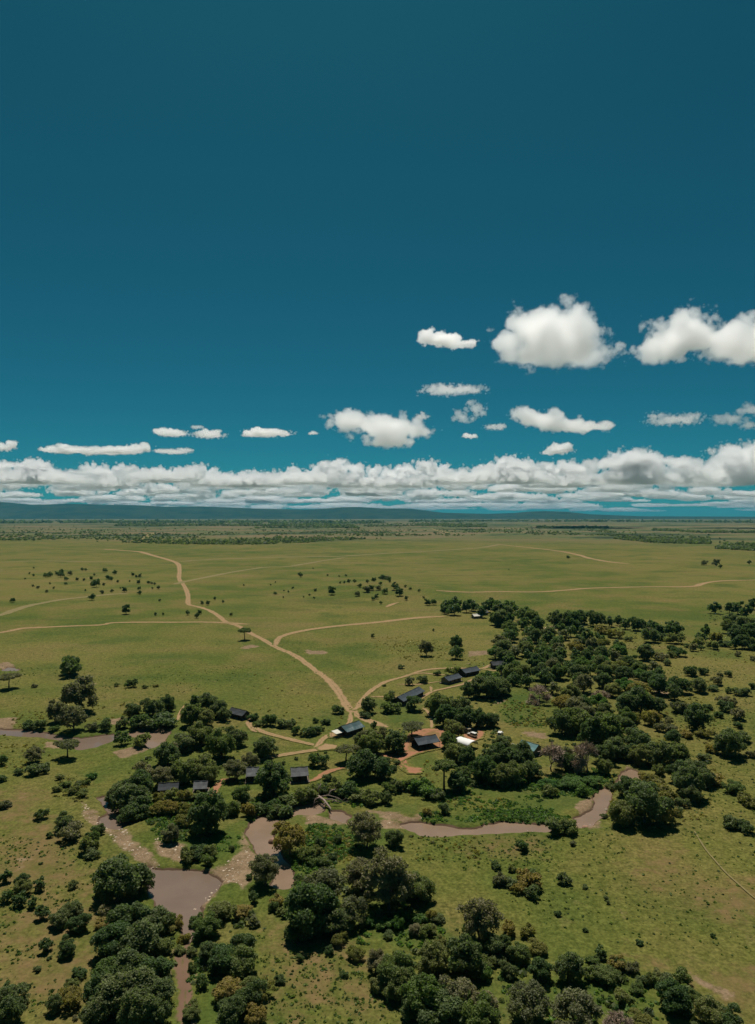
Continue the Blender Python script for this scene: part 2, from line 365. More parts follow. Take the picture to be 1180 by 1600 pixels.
for i, (nm, k, p, kind) in enumerate(WATER):
    P_ = WPOLY[i]; cxy = P_.mean(0)
    dirs = P_ - cxy
    # widen the sheet a little so that it runs under the banks
    nrm = np.roll(P_, -1, 0) - np.roll(P_, 1, 0); nrm = np.stack([nrm[:, 1], -nrm[:, 0]], 1); nrm /= np.linalg.norm(nrm, axis=1)[:, None] + 1e-9
    area = 0.5 * np.sum(P_[:, 0] * np.roll(P_[:, 1], -1) - np.roll(P_[:, 0], -1) * P_[:, 1])
    Q = P_ + nrm * (1.6 if area > 0 else -1.6)
    me = bpy.data.meshes.new(nm); me.from_pydata([(a, b, WZ) for a, b in Q], [], [tuple(range(len(Q)))] if area > 0 else [tuple(range(len(Q) - 1, -1, -1))]); me.update()
    me.materials.append(MAT_WATER if kind == 'w' else MAT_WATER_G)
    link(nm, me, kind='structure')

# ---------------------------------------------------------------- tracks
def ribbon(name, pts, width, mat, lift=0.05, step=None):
    pts = np.array(pts)
    # Catmull-Rom through the points
    P0 = np.vstack([2 * pts[0] - pts[1], pts, 2 * pts[-1] - pts[-2]]); out = []
    for i in range(1, len(P0) - 2):
        a, b, c_, d_ = P0[i - 1], P0[i], P0[i + 1], P0[i + 2]
        L = np.linalg.norm(c_ - b); st = step or max(1.8, 0.006 * b[1]); n = max(2, int(L / st))
        for tt in np.arange(n) / n:
            out.append(0.5 * ((2 * b) + (-a + c_) * tt + (2 * a - 5 * b + 4 * c_ - d_) * tt ** 2 + (-a + 3 * b - 3 * c_ + d_) * tt ** 3))
    out.append(pts[-1]); out = np.array(out)
    tg = np.gradient(out, axis=0); tg /= np.linalg.norm(tg, axis=1)[:, None] + 1e-9
    nm = np.stack([-tg[:, 1], tg[:, 0]], 1)
    w = np.interp(np.linspace(0, 1, len(out)), np.linspace(0, 1, len(width)), width) if hasattr(width, '__len__') else np.full(len(out), width)
    s = np.arange(len(out)); w = w * (0.85 + 0.3 * vnoise(s * 0.23, s * 0 + 5, 9))
    K = 9; off = np.linspace(-1, 1, K)
    Q = out[:, None, :] + nm[:, None, :] * (off[None, :, None] * w[:, None, None] * 0.75)
    q = Q.reshape(-1, 2); z = height(q[:, 0], q[:, 1]) + lift + 0.00002 * q[:, 1]
    n = len(out); ix = np.arange(n * K).reshape(n, K)
    F = np.stack([ix[:-1, :-1], ix[1:, :-1], ix[1:, 1:], ix[:-1, 1:]], -1).reshape(-1, 4)
    me = mesh_from(name, np.column_stack([q, z]), F[:, ::-1], [mat], True)
    endf = np.minimum(1, np.minimum(s, n - 1 - s) / 4.0)
    add_attr(me, 'mid', ((1 - np.abs(off))[None, :] * 1.25 * (0.4 + 0.6 * endf[:, None])).ravel())
    return link(name, me, kind='structure')
def crop(*segs):
    r = []
    for k, p in segs: r += to_px(k, p)
    return [gp(*q) for q in r]
T_, R_, W_ = MAT_TRACK, MAT_RED, MAT_PALE
ribbon('dirt_track', crop(('A', [(480,230),(560,236),(640,242),(700,258),(780,280),(820,298),(828,330),(826,365),(850,400),(866,440),(868,480),(885,490),(920,497),(970,515),(1010,540),(1040,565),(1100,585)]), ('B', [(10,620),(60,645),(120,680),(200,715),(260,755),(320,800)]), ('E', [(330,155),(380,200),(410,240),(440,290),(470,325),(510,355),(560,375),(640,402)])), [16, 9, 6, 5.2, 4.6, 4.2, 4.0], T_)
L = 0.075
for segs, w, m in [
  ([('A', [(1150,576),(1040,570),(960,568),(800,567),(660,566),(520,570),(460,580),(270,588),(120,594),(60,604),(0,615),(-200,640)])], 5.2, T_),
  ([('A', [(822,287),(900,282),(1000,276)]), ('B', [(0,272),(200,266),(330,264),(440,262),(520,256),(660,248),(820,240),(1000,228),(1080,222)]), ('C', [(0,208)])], 15, W_),
  ([('C', [(-10,207),(60,215),(200,230),(300,243),(365,257),(430,275),(520,290),(600,298)])], 11, T_),
  ([('A', [(800,392),(860,378),(940,362),(1050,340),(1170,320)]), ('B', [(80,313),(180,310),(300,290),(440,268)])], 9, W_),
  ([('A', [(-150,560),(0,535),(60,515),(130,492),(200,478),(300,462),(400,450),(520,438),(590,435)])], 9, W_),
  ([('A', [(600,186),(650,183),(690,165),(705,155)])], 26, W_),
  ([('A', [(0,290),(200,284),(400,288),(560,290)])], 12, W_),
  ([('B', [(120,672),(130,648),(150,632),(210,615),(300,598),(420,583),(560,570),(700,555),(800,545),(900,540)])], [4, 5, 6, 7, 7, 7], T_),
  ([('B', [(860,432),(1000,432),(1100,428)]), ('C', [(10,427),(160,427),(300,420),(440,410),(640,405),(880,402),(930,392),(980,382),(1060,375),(1180,373),(1400,365)])], 7.5, T_),
  ([('B', [(630,497),(660,485),(690,478)])], 5, T_),
  ([('B', [(840,135),(900,152),(950,158)])], 30, W_),
  ([('E', [(472,326),(500,310),(515,285),(545,250),(590,215),(640,188),(720,165),(800,140),(870,132),(960,130),(1070,132),(1110,112)])], 2.7, T_),
  ([('E', [(725,160),(800,152),(850,158),(920,162)])], 1.9, T_), ([('E', [(560,265),(640,265),(690,266)])], 1.8, T_), ([('E', [(680,205),(780,205),(850,195),(885,190)])], 1.8, T_),
  ([('E', [(785,275),(840,240),(900,225),(980,205),(1030,180)])], 2.0, T_), ([('E', [(840,240),(834,214)])], 1.5, T_), ([('E', [(1070,132),(1110,140),(1180,142)])], 2.2, T_),
  ([('E', [(800,315),(828,340),(840,375),(838,415)])], 1.7, T_),
  ([('D', [(1160,240),(1148,272),(1175,308)]), ('E', [(20,405),(60,425),(130,445),(200,462),(270,478),(330,490),(390,495)])], 2.3, T_),
  ([('E', [(466,335),(465,370),(450,395),(410,425),(370,438),(340,455),(320,480),(300,508)])], 2.3, T_),
  ([('E', [(50,553),(130,535),(220,520),(300,508),(370,500),(398,494)])], 2.8, T_),
  ([('E', [(270,652),(310,640),(350,615),(400,597),(460,585)])], 2.2, R_),
  ([('E', [(540,520),(600,528),(660,538),(695,550),(720,585),(755,604)])], [3, 3, 3.6, 4.2, 5], R_),
  ([('D', [(945,625),(985,595),(1000,560),(1030,530),(1090,525)])], 2.2, R_), ([('D', [(818,255),(835,210),(862,176)])], 1.4, T_),
  ([('I', [(900,0),(950,80),(1000,140),(1050,195),(1100,240),(1180,310),(1240,350)])], 0.42, W_)]:
    ribbon('dirt_track' if m is not R_ else 'red_dirt_path', crop(*segs), w, m, L); L += 0.006

def patch(name, k, pts, mat, lift):
    p = ground_pts(k, pts); lo = p.min(0) - 3; hi = p.max(0) + 3
    gx, gy = np.meshgrid(np.arange(lo[0], hi[0], 0.7), np.arange(lo[1], hi[1], 0.7))
    s = poly_sdf(gx.ravel(), gy.ravel(), p).reshape(gx.shape); keep = s < 1.4
    n0, n1 = gx.shape; ix = np.arange(gx.size).reshape(n0, n1)
    fk = keep[:-1, :-1] & keep[1:, :-1] & keep[1:, 1:] & keep[:-1, 1:]
    F = np.stack([ix[:-1, :-1], ix[:-1, 1:], ix[1:, 1:], ix[1:, :-1]], -1)[fk]
    used, inv = np.unique(F, return_inverse=True)
    xx = gx.ravel()[used]; yy = gy.ravel()[used]
    me = mesh_from(name, np.column_stack([xx, yy, height(xx, yy) + lift]), inv.reshape(F.shape), [mat], True)
    add_attr(me, 'mid', np.clip(0.4 - s.ravel()[used] * 0.35, 0, 1.2))
    return link(name, me, kind='structure')
ribbon('dry_gully', crop(('G', [(862,520),(850,545),(842,600),(846,660),(855,730),(852,790),(842,850),(835,900)])), [2.4, 3.0, 3.2, 2.8, 2.6, 2.4], track_mat('brown_gully_mud', C(0.105, 0.066, 0.042), C(0.185, 0.112, 0.074)), 0.12)
patch('red_parking_ground', 'E', [(715,470),(735,435),(795,412),(892,412),(904,460),(892,497),(800,517),(745,535),(700,560),(670,548),(700,510)], MAT_RED, 0.30)
patch('red_parking_ground', 'E', [(985,400),(1060,415),(1080,425),(1070,455),(1020,470),(985,440)], MAT_RED, 0.32)
patch('red_dirt_patch', 'E', [(705,570),(745,588),(792,592),(788,614),(735,615)], MAT_RED, 0.34)
patch('bare_earth_patch', 'E', [(370,432),(410,425),(440,440),(400,455),(372,450)], MAT_TRACK, 0.30)
patch('bare_earth_patch', 'E', [(310,500),(350,480),(400,488),(400,502),(330,510)], MAT_TRACK, 0.33)

# ---------------------------------------------------------------- far hills
prof = np.array([(-900,800),(-500,793),(-200,788),(0,786.5),(15,787.5),(50,791),(80,790.5),(110,789),(160,791),(205,791.5),(260,794),(320,793.5),(400,797),(480,798.5),(515,797),(530,795),(560,794.5),(600,797),(640,797),(665,800),(690,803.5),(760,805.5),(805,804),(825,802),(850,801),(885,802),(920,806),(1000,808),(1400,809),(2200,809)], float)
HD = 25000.0
hx = np.linspace(-900, 2000, 420); hyy = np.linspace(-1, 1, 46)
ridge = CAM_H + (HY - (np.interp(hx, prof[:, 0], prof[:, 1]) - np.clip(811 - np.interp(hx, prof[:, 0], prof[:, 1]), 0, 5) * .6)) * HD / FPX
XX, VV = np.meshgrid((hx - CX) / FPX * HD, hyy)
sp = 2600 * (0.55 + 0.45 * fbm((XX / 2500), XX * 0 + 3, 8, 3))
shape = np.clip(1 - np.abs(VV), 0, 1) ** 0.8
det = 0.72 + 0.5 * (fbm(XX / 1400, VV * 2.2, 31, 5) - 0.25) * (1 - shape)
ZZ = np.maximum(ridge[None, :] + 6, 2) * shape * np.clip(det + 0.28 * shape, 0, 1.05) - 12
MAT_HILL, t, out = new_mat('wooded_hillside')
pos = t.new('ShaderNodeNewGeometry').outputs['Position']
bsdf(t, out, t.mix(t.ramp(t.noise(pos, 1 / 500, 6, 0.65), 0.35, 0.65), C(0.016, 0.028, 0.016), C(0.040, 0.048, 0.026)), 1.0, spec=0.0)
n0, n1 = ZZ.shape; ix = np.arange(n0 * n1).reshape(n0, n1)
link('hills', mesh_from('hills', np.column_stack([XX.ravel(), (HD + VV * sp * 1.3).ravel(), ZZ.ravel()]), np.stack([ix[:-1, :-1], ix[:-1, 1:], ix[1:, 1:], ix[1:, :-1]], -1).reshape(-1, 4), [MAT_HILL], True), kind='structure')

# ---------------------------------------------------------------- foliage prototypes
def leaves(name, lobes, n, size, mat, seed, flat=1.0, shell=0.62, up=0.35):
    """lobes: (x,y,z,rx,ry,rz); n small leaf sprays spread through the outer part of the lobes"""
    r = np.random.default_rng(seed); L = np.array(lobes, float)
    wgt = L[:, 3] * L[:, 4] + L[:, 3] * L[:, 5]; k = r.choice(len(L), n, p=wgt / wgt.sum())
    dv = r.normal(size=(n, 3)); dv /= np.linalg.norm(dv, axis=1)[:, None]; dv[:, 2] = np.where(dv[:, 2] < -0.55, -dv[:, 2], dv[:, 2])
    rad = shell + (1 - shell) * r.random(n) ** 0.6; rad += r.normal(size=n) * 0.12
    c = L[k, :3] + dv * rad[:, None] * L[k, 3:]
    # drop sprays that lie deep inside another lobe
    keep = np.ones(n, bool)
    for j in range(len(L)):
        q = np.linalg.norm((c - L[j, :3]) / L[j, 3:], axis=1); keep &= (q > shell * 0.9) | (k == j)
    c, dv, k = c[keep], dv[keep], k[keep]; n = len(c)
    nrm = dv * 0.7 + r.normal(size=(n, 3)) * 0.75 + np.array([0, 0, up]); nrm /= np.linalg.norm(nrm, axis=1)[:, None]
    a = np.cross(nrm, r.normal(size=(n, 3))); a /= np.linalg.norm(a, axis=1)[:, None]; b = np.cross(nrm, a)
    s = size * (0.55 + 0.9 * r.random(n))[:, None]
    V = np.stack([c + a * s * 0.62, c + b * s * 0.42 + nrm * s * 0.12, c - a * s * 0.62, c - b * s * 0.42 - nrm * s * 0.1], 1).reshape(-1, 3)
    me = mesh_from(name, V, np.arange(n * 4).reshape(n, 4), [LEAF[mat]])
    lt = r.random(len(L))
    add_attr(me, 'tone', np.repeat(np.clip(0.3 + 0.4 * r.random(n) + 0.35 * (lt[k] - 0.3), 0, 1), 4))
    return me
def crown_lobes(seed, w=10.0, h=8.0, z0=1.6, n=16, lobe=0.3, flat=1.0, top=0.75, low=-0.5):
    """uneven crown: small lobes over a lumpy body, some of them standing out"""
    r = np.random.default_rng(seed); out = []
    bumps = [(v / np.linalg.norm(v), a) for v, a in zip(r.normal(size=(9, 3)), r.uniform(-0.42, 0.34, 9))]
    for i in range(n):
        d = r.normal(size=3); d /= np.linalg.norm(d); d[2] = abs(d[2]) if d[2] < low else d[2]
        k = (1 + sum(a * max(0, d @ b) ** 4 for b, a in bumps)) * (0.95 if i % 3 else 0.55) * r.uniform(0.72, 1.06)
        lr = w * lobe * 0.5 * (0.5 + 0.75 * r.random())
        px, py = d[0] * k * (w / 2 - lr * .6), d[1] * k * (w / 2 - lr * .6)
        pz = z0 + (h - z0) * (0.5 + 0.5 * d[2] * k * top)
        out.append((px, py, max(min(pz, h - lr * flat * .5), lr * flat * 0.6 + 0.15 * z0), lr * r.uniform(.8, 1.25), lr * r.uniform(.8, 1.25), lr * flat * r.uniform(.75, 1.1)))
    return out
def trunk_mesh(name, lobes, z0, r0, seed, mat=None, twigs=0):
    r = np.random.default_rng(seed); mb = MB(); top = Vector((r.uniform(-.3, .3), r.uniform(-.3, .3), z0))
    mb.tube([(0, 0, -0.6), (r.uniform(-.1, .1), r.uniform(-.1, .1), z0 * 0.4), top], [r0 * 1.35, r0, r0 * 0.85], 7)
    for L in lobes[:10 + twigs]:
        e = Vector(L[:3]); m = top.lerp(e, 0.5) + Vector((r.uniform(-.4, .4), r.uniform(-.4, .4), 0.15 * (e - top).length))
        mb.tube([top - Vector((0, 0, .15)), m, e], [r0 * 0.55, r0 * 0.36, r0 * 0.12], 5)
    return mb.mesh(name, [mat or MAT_BARK], True)
def branchy(seed, h, w, depth=5):
    """leafless tree: (branch mesh, twig mesh)"""
    r = np.random.default_rng(seed); mb = MB(); ends = []
    def grow(p, dvec, ln, rad, lev):
        q = p + dvec * ln; m = p.lerp(q, .5) + Vector(r.normal(size=3)) * ln * 0.07
        mb.tube([p, m, q], [rad, rad * .82, rad * .66], 5 if lev < 3 else 3)
        if lev >= depth: ends.append((q, dvec, ln)); return
        for _ in range(3 if lev < 4 else 2):
            nd = (dvec + Vector(r.normal(size=3)) * 0.62 + Vector((0, 0, 0.08))); nd.x *= w / h; nd.y *= w / h
            grow(q, nd.normalized(), ln * (0.66 + 0.2 * r.random()), rad * 0.6, lev + 1)
        if lev > 2: ends.append((q, dvec, ln))
    grow(Vector((0, 0, -.5)), Vector((0.05, 0, 1)), h * 0.26, h * 0.032, 0)
    V = []; n = 0
    for q, dv, ln in ends:
        for _ in range(9):
            a = (dv + Vector(r.normal(size=3)) * 0.8).normalized() * (0.9 + 0.9 * r.random()); b = a.cross(Vector(r.normal(size=3))).normalized() * 0.07
            s0 = q - dv * ln * r.random()
            V += [s0 - b, s0 + b, s0 + a + b * .5, s0 + a - b * .5]; n += 1
    tw = mesh_from('twigs', np.array([tuple(v) for v in V]), np.arange(n * 4).reshape(n, 4), [LEAF['twig']])
    add_attr(tw, 'tone', np.repeat(r.random(n), 4))
    return mb.mesh('trunk', [MAT_PALEBARK], True), tw

PROTO = {}
def proto(kind, leafmat, n, size, seed, w, h, z0, nl, lobe, flat=1.0, top=0.75, r0=0.28, shell=0.62, low=-0.5):
    lb = crown_lobes(seed, w, h, z0, nl, lobe, flat, top, low)
    tz = min(z0 + 0.12 * h, h * 0.75)
    PROTO.setdefault(kind, []).append((trunk_mesh('trunk', lb, tz, r0, seed), leaves('crown', lb, n, size, leafmat, seed, shell=shell), w))
for s in (11, 12, 13, 14, 15): proto('dark', 'dark', 15500, 0.40, s, 10, 8.8, 0.2, 64, 0.27, top=.88, low=-.92)
for s in (21, 22, 23, 24): proto('mid', 'mid', 15500, 0.38, s, 10, 8.2, 0.2, 66, 0.26, top=.88, low=-.92)
for s in (31, 32, 33): proto('olive', 'olive', 12500, 0.34, s, 10, 8.4, 0.4, 60, 0.24, shell=0.4, top=.85, low=-.8)
for s in (41, 42): proto('yellow', 'yellow', 11000, 0.38, s, 10, 6.6, 0.2, 50, 0.24)
for s in (51, 52): proto('umbrella', 'olive', 9000, 0.38, s, 10, 5.8, 3.4, 40, 0.26, 0.5, 0.6, 0.24)
for s in (55, 56): proto('acacia', 'dark', 9500, 0.38, s, 10, 7.2, 3.6, 34, 0.28, 0.6, 0.6, 0.28)
proto('tall', 'mid', 12000, 0.46, 61, 10, 15.5, 8.2, 40, 0.28, 0.85, 0.8, 0.34)
for s in (65, 66): proto('lushtree', 'lush', 11000, 0.38, s, 10, 6.6, 0.2, 46, 0.25)
for s in (71, 72, 73): proto('small', 'dark', 800, 1.1, s, 10, 8.8, 0.2, 18, 0.34, top=.88, low=-.9)
for s in (74, 75): proto('smallolive', 'olive', 800, 1.05, s, 10, 7.8, 0.2, 18, 0.32, top=.88, low=-.9)
for s in (81, 82):
    a, b = branchy(s, 10, 10); PROTO.setdefault('bare', []).append((a, b, 10.5))
BUSH = {}
for kind, mt in (('darkbush', 'dark'), ('midbush', 'mid'), ('yellowbush', 'yellow'), ('olivebush', 'olive'), ('lushbush', 'lush')):
    for s in (91, 92, 93, 94):
        lb = crown_lobes(s, 3.1, 1.9, 0.0, 18, 0.34, 0.95, 0.85, -.9)
        BUSH.setdefault(kind, []).append(leaves('bush', lb, 2600, 0.20, mt, s + 5, shell=.4))

TREES = []; BUSHES = []
LOOK = {'dark': 'dense dark green broadleaf', 'mid': 'leafy mid green broadleaf', 'olive': 'loose grey-olive', 'yellow': 'low yellow-green bushy', 'umbrella': 'flat-topped olive umbrella', 'acacia': 'dark spreading flat-topped', 'tall': 'tall straight-stemmed', 'lushtree': 'low lush green', 'small': 'small dark round', 'smallolive': 'small olive-grey round', 'bare': 'leafless pinkish-brown'}
BLOOK = {'darkbush': 'dark green', 'midbush': 'mid green', 'yellowbush': 'yellowish green', 'olivebush': 'grey-olive', 'lushbush': 'lush green'}
SPECS = []; BSPECS = []
def tree(px, py, wpx, kind, hs=1.0):
    gx, gy = gp(px, py); SPECS.append((wpx, gx, gy, kind, hs))
def bush(px, py, wpx, kind, hs=1.0):
    gx, gy = gp(px, py); BSPECS.append((wpx, gx, gy, kind, hs))
def build_trees():
    """the 300 widest in view stand as trees of their own, the rest are far specks and become one mass"""
    SPECS.sort(key=lambda q: -q[0]); rest = []
    for n, (wpx, gx, gy, kind, hs) in enumerate(SPECS):
        a, b, pw = random.choice(PROTO[kind]); w = wpx * gy / FPX; s = w / pw * (1.08 if wpx > 34 else 1.02)
        loc = (gx, gy, hz(gx, gy) - 0.1); rz = random.uniform(0, 6.28); sc_ = (s * random.uniform(.92, 1.1), s * random.uniform(.92, 1.1), s * hs * random.uniform(.9, 1.1))
        if n >= 300: rest.append((kind, loc, rz, sc_)); continue
        e = bpy.data.objects.new({'bare': 'leafless_tree', 'umbrella': 'umbrella_tree', 'acacia': 'umbrella_tree'}.get(kind, 'tree'), None); col.objects.link(e)
        e.location = loc; e.rotation_euler = (0, 0, rz); e.scale = sc_; e.empty_display_size = 0.5
        link('trunk', a, e); link('twigs' if kind == 'bare' else 'crown', b, e)
        TREES.append((e, kind, w))
    V, F, M, T, nb = [], [], [], [], 0
    for kind, loc, rz, sc_ in rest:
        k = 'smallolive' if kind in ('olive', 'umbrella', 'smallolive', 'bare', 'yellow') else 'small'
        me = random.choice(PROTO[k])[1]; v = np.empty(len(me.vertices) * 3, np.float32); me.vertices.foreach_get('co', v); v = v.reshape(-1, 3) * np.array(sc_)
        c_, s_ = math.cos(rz), math.sin(rz); v = np.column_stack([v[:, 0] * c_ - v[:, 1] * s_, v[:, 0] * s_ + v[:, 1] * c_, v[:, 2]]) + np.array(loc)
        tn = np.empty(len(me.vertices), np.float32); me.attributes['tone'].data.foreach_get('value', tn)
        V.append(v); T.append(tn); nb += len(v); M.append(np.full(len(v) // 4, 0 if k == 'small' else 1))
        # its stem: a crossed pair of slim slats is enough at this size, but a square post is as cheap
        h = 3.2 * sc_[2]; q = 0.16 * sc_[0] + .06; x0, y0, z0 = loc
        st = np.array([(-q,-q,0),(q,-q,0),(q,-q,h),(-q,-q,h),(q,-q,0),(q,q,0),(q,q,h),(q,-q,h),(q,q,0),(-q,q,0),(-q,q,h),(q,q,h),(-q,q,0),(-q,-q,0),(-q,-q,h),(-q,q,h)]) + np.array(loc)
        V.append(st); T.append(np.zeros(16)); M.append(np.full(4, 2))
    V = np.vstack(V); me = mesh_from('scattered_trees', V, np.arange(len(V)).reshape(-1, 4), [LEAF['dark'], LEAF['olive'], MAT_BARK])
    me.polygons.foreach_set('material_index', np.concatenate(M).astype(np.int32)); add_attr(me, 'tone', np.concatenate(T))
    link('scattered_trees', me, kind='stuff', label='small dark trees dotted far out over the plain', category='trees')
def build_bushes():
    BSPECS.sort(key=lambda q: -q[0])
    for wpx, gx, gy, kind, hs in BSPECS[:300]:
        w = wpx * gy / FPX; o = link('bush', random.choice(BUSH[kind]), None, (gx, gy, hz(gx, gy) - 0.03 * w), random.uniform(0, 6.28))
        s = w / 2.4; o.scale = (s * random.uniform(.8, 1.2), s * random.uniform(.8, 1.2), s * hs * random.uniform(.7, 1.15)); BUSHES.append((o, kind, w))

K2 = {'d': 'dark', 'm': 'mid', 'o': 'olive', 'y': 'yellow', 'u': 'umbrella', 'a': 'acacia', 't': 'tall', 'l': 'lushtree', 'b': 'bare', 's': 'small', 'v': 'smallolive'}
KB = {'d': 'darkbush', 'm': 'midbush', 'y': 'yellowbush', 'o': 'olivebush', 'l': 'lushbush'}
def trees(k, txt):
    s = CROPS[k][2]
    for it in txt.split():
        kind = it[0]; v = [float(q) for q in it[1:].split(',')]
        (px, py), = to_px(k, [(v[0], v[1])]); tree(px, py, v[2] / s, K2[kind], v[3] if len(v) > 3 else 1.0)
def bushes(k, txt):
    s = CROPS[k][2]
    for it in txt.split():
        v = [float(q) for q in it[1:].split(',')]
        (px, py), = to_px(k, [(v[0], v[1])]); bush(px, py, v[2] / s, KB[it[0]])
trees('D', 'o358,218,180,1.0 d325,36,88 u42,105,110 o262,262,110 o340,300,125 d615,240,80 d705,232,92 d775,212,78 d560,366,68 u312,424,125 o160,446,90 d8,455,58 '
  'd900,195,68 d960,205,95 d1010,240,90 m880,280,110 m950,278,100 d1035,255,72 d1090,368,95 m930,368,120 d850,392,104,.85 m1020,428,130 o785,424,90,.8 d775,456,120,.8 m930,515,120 o1090,528,105 o1140,468,72 m962,540,95 m830,545,120 o752,556,110 o660,556,115 '
  'd650,612,140 d562,612,105 d602,664,150 d522,624,100 d622,700,120 y792,688,90 y868,698,95 d950,772,185 o790,815,95 m1110,636,95 d300,765,95 m430,838,82 y725,690,85 y850,740,80 m1065,690,70')
bushes('D', 'y735,628,60 m790,625,60 y845,622,56 m900,618,50 m645,372,66 d90,500,32 d165,500,70 d210,482,42 d15,530,42 d190,712,48 o330,796,85 d450,775,58 o20,655,55 m1080,668,60 y1150,690,65 m1130,640,50 o240,180,30 d612,100,42 m540,95,25 m670,105,22 y720,98,20 o160,100,30 d360,555,30 m300,560,45 m330,590,50 m380,600,45 m280,520,35 m400,548,30 m260,580,30 l420,520,40 d750,275,90 d690,280,90 d630,285,80 d560,290,60 d480,300,60 o420,300,50 d180,290,50 d140,285,50 m250,300,40')
trees('E', 'd70,536,108 o18,592,72 d115,716,160,1.05 d545,336,78,1.05 d570,408,42 u735,208,50 a760,325,85 o530,508,105 u445,562,115 d665,518,112 u748,450,115 m690,532,64 m560,528,110 o605,478,85 d522,634,150 d615,636,105 t897,688,108,0.85 d960,698,104 m990,650,84 '
  'm940,566,110 d1000,588,100 d1060,636,110 d1120,598,110 d1090,660,120 m1150,668,110 d900,400,112 m865,348,108 d960,352,90 d1060,264,112 d1122,264,110 d1165,248,92 d1010,270,82 m940,448,90 d990,412,112 d1055,405,95 o960,450,72 m920,500,90 d1150,540,100 d1110,400,80 o815,74,72,1.2 m745,330,60')
bushes('E', 'd85,395,58 m40,395,38 d15,372,42 d155,405,60 d187,390,44 d208,436,42 d280,438,62 m247,446,34 d305,382,28 d350,388,38 d410,338,50 m332,420,28 d535,356,44 m645,335,66 m648,295,62 d657,258,30 d795,196,52 d865,162,32 m945,162,50 d310,584,68 d357,646,44 d216,552,16 d680,572,34 d157,575,20 m350,520,16 '
  'm390,712,85 d450,728,78 m500,742,72 d340,708,70 m560,756,70 d620,752,60 d680,690,60 m720,690,55 m760,690,70 l830,720,80 l780,700,70 d860,735,60 m640,700,50 d150,800,95 d90,790,80 m30,790,70 m250,740,80 m290,720,60 m190,760,80 y820,810,45 d905,800,50 d700,130,26 d622,215,16')
trees('B', 'd955,688,72 m950,735,62 d1165,718,85 d920,520,62 d960,510,66 d1000,522,62 d1040,516,58 d1090,520,60 d1115,508,56 d1150,515,60 d1135,540,60 d900,528,50 d945,535,60 m1070,545,60 d1165,588,86 d1175,540,70 m1130,580,70 '
  's230,350,14 s235,360,24 s200,415,12 s118,440,16 s156,455,9 s180,432,12 s158,425,8 s248,455,9 s304,432,18 s278,448,12 s297,462,12 s370,430,20 s380,448,44 s360,355,12 s413,358,9 s444,356,12 s418,402,12 s436,402,14 s457,402,22 s482,404,20 s508,430,20 s546,415,20 s570,408,24 s578,400,22 s604,425,18 s643,400,22 s645,415,18 s610,385,34 v635,380,30 s665,440,40 s690,455,46 s720,430,14 s742,436,14 s782,440,14 s604,485,18 s722,470,22 s560,440,30 v540,445,40 v500,455,34 s585,465,26 s625,450,30 v595,440,30 s570,470,20 s820,490,34 s850,488,30 s568,640,22 s848,608,14 v803,462,14 s97,398,8 s118,386,8 s293,322,8')
trees('A', 's325,818,88 s582,530,50 a1128,648,70 s60,476,24 s424,466,34 s738,470,14 s720,536,18 s752,534,14 s866,534,24 s908,548,28 s920,530,24 s932,486,20 s958,488,22 s993,464,16 s1026,478,14 s1066,538,18 s1124,400,10 '
  's212,362,24 s232,358,28 s262,350,20 s285,345,24 s280,360,28 s305,375,20 v325,350,28 s303,395,14 s380,330,18 s393,330,14 s355,376,18 v388,376,16 s484,338,22 s528,348,22 s437,352,12 s420,372,20 s444,405,40 v430,398,30 s478,400,16 s500,370,26 s512,376,20 s543,384,14 s574,428,28 v556,412,10 s598,380,10 s612,355,18 s628,362,16 s645,362,20 s640,390,22 s643,440,22 s642,418,18 s686,390,18 s700,392,14 s703,415,12 s716,395,14 s734,414,20 v175,412,18 v152,404,14 s248,414,12 s135,345,12 s152,355,14 s155,320,10 s116,370,10 v230,392,14 v215,430,18 v470,436,24 s392,424,12 v515,428,20')
trees('C', 'd20,540,66 d52,530,66 d40,590,66 d110,560,66 m150,568,70 d175,612,74 d262,590,84 d315,595,86 d372,575,76 d448,586,80 d520,590,54 d558,584,44,1.2 d582,600,56 d640,606,70 m700,610,56 m742,632,66 d790,606,46 d832,632,66 m785,640,60 o690,640,60 m722,652,50 d415,664,66 d345,600,86 d998,526,64 d1100,530,66 d1062,525,54 d1140,545,64 d1172,510,54 d945,638,54,1.2 m925,655,46 d930,698,28 d1080,600,86 d1130,620,94 d1165,650,86 d1095,660,86 d1120,690,70 m1060,620,76 m1160,690,70 m1090,690,60 s318,275,16 s1020,318,20 s1155,300,20 v1000,308,40 v945,305,34 s45,327,6')
bushes('C', 'd690,660,70 d760,655,60 m820,668,60 d880,685,30 m920,680,50 m985,690,46 d1040,680,50 o1100,725,30 d820,722,50 m800,730,40 o740,742,44 d772,765,36 d600,655,30 y480,620,60 y530,640,60 o890,700,40 d945,808,36 o1020,815,30 d1058,816,30 o1170,745,30 d880,812,50 d790,700,30 d1175,700,40 y1000,660,50')
trees('F', 'd910,296,120 d1060,412,130 d925,124,80 d835,128,84 d808,158,78 d800,362,84 m1090,588,95,0.7 d595,602,100 y740,625,150,0.7 d670,720,200 m560,730,125 y752,725,115,0.8 d870,612,150 d892,636,95 d730,466,115 m830,456,120 d900,536,112 m650,455,100 d640,398,120 '
  'b242,484,125,1.15 b402,492,125,1.2 o300,455,95 d652,218,132 d720,222,95 d588,222,110 m500,368,160 d560,328,112 d420,366,120 m360,308,120 d290,318,110 y282,208,95 b185,170,110,0.8 d110,470,120 d40,480,120 d150,520,100 m70,540,110 d20,420,110 d330,480,80 d480,450,100 d540,430,110 b470,160,80,0.8 y640,110,110,0.6 y620,100,90,0.6 d590,440,90 m480,500,80 l230,560,90,0.6 l330,560,110,0.5 l420,550,90,0.6 d830,545,120 d950,560,90')
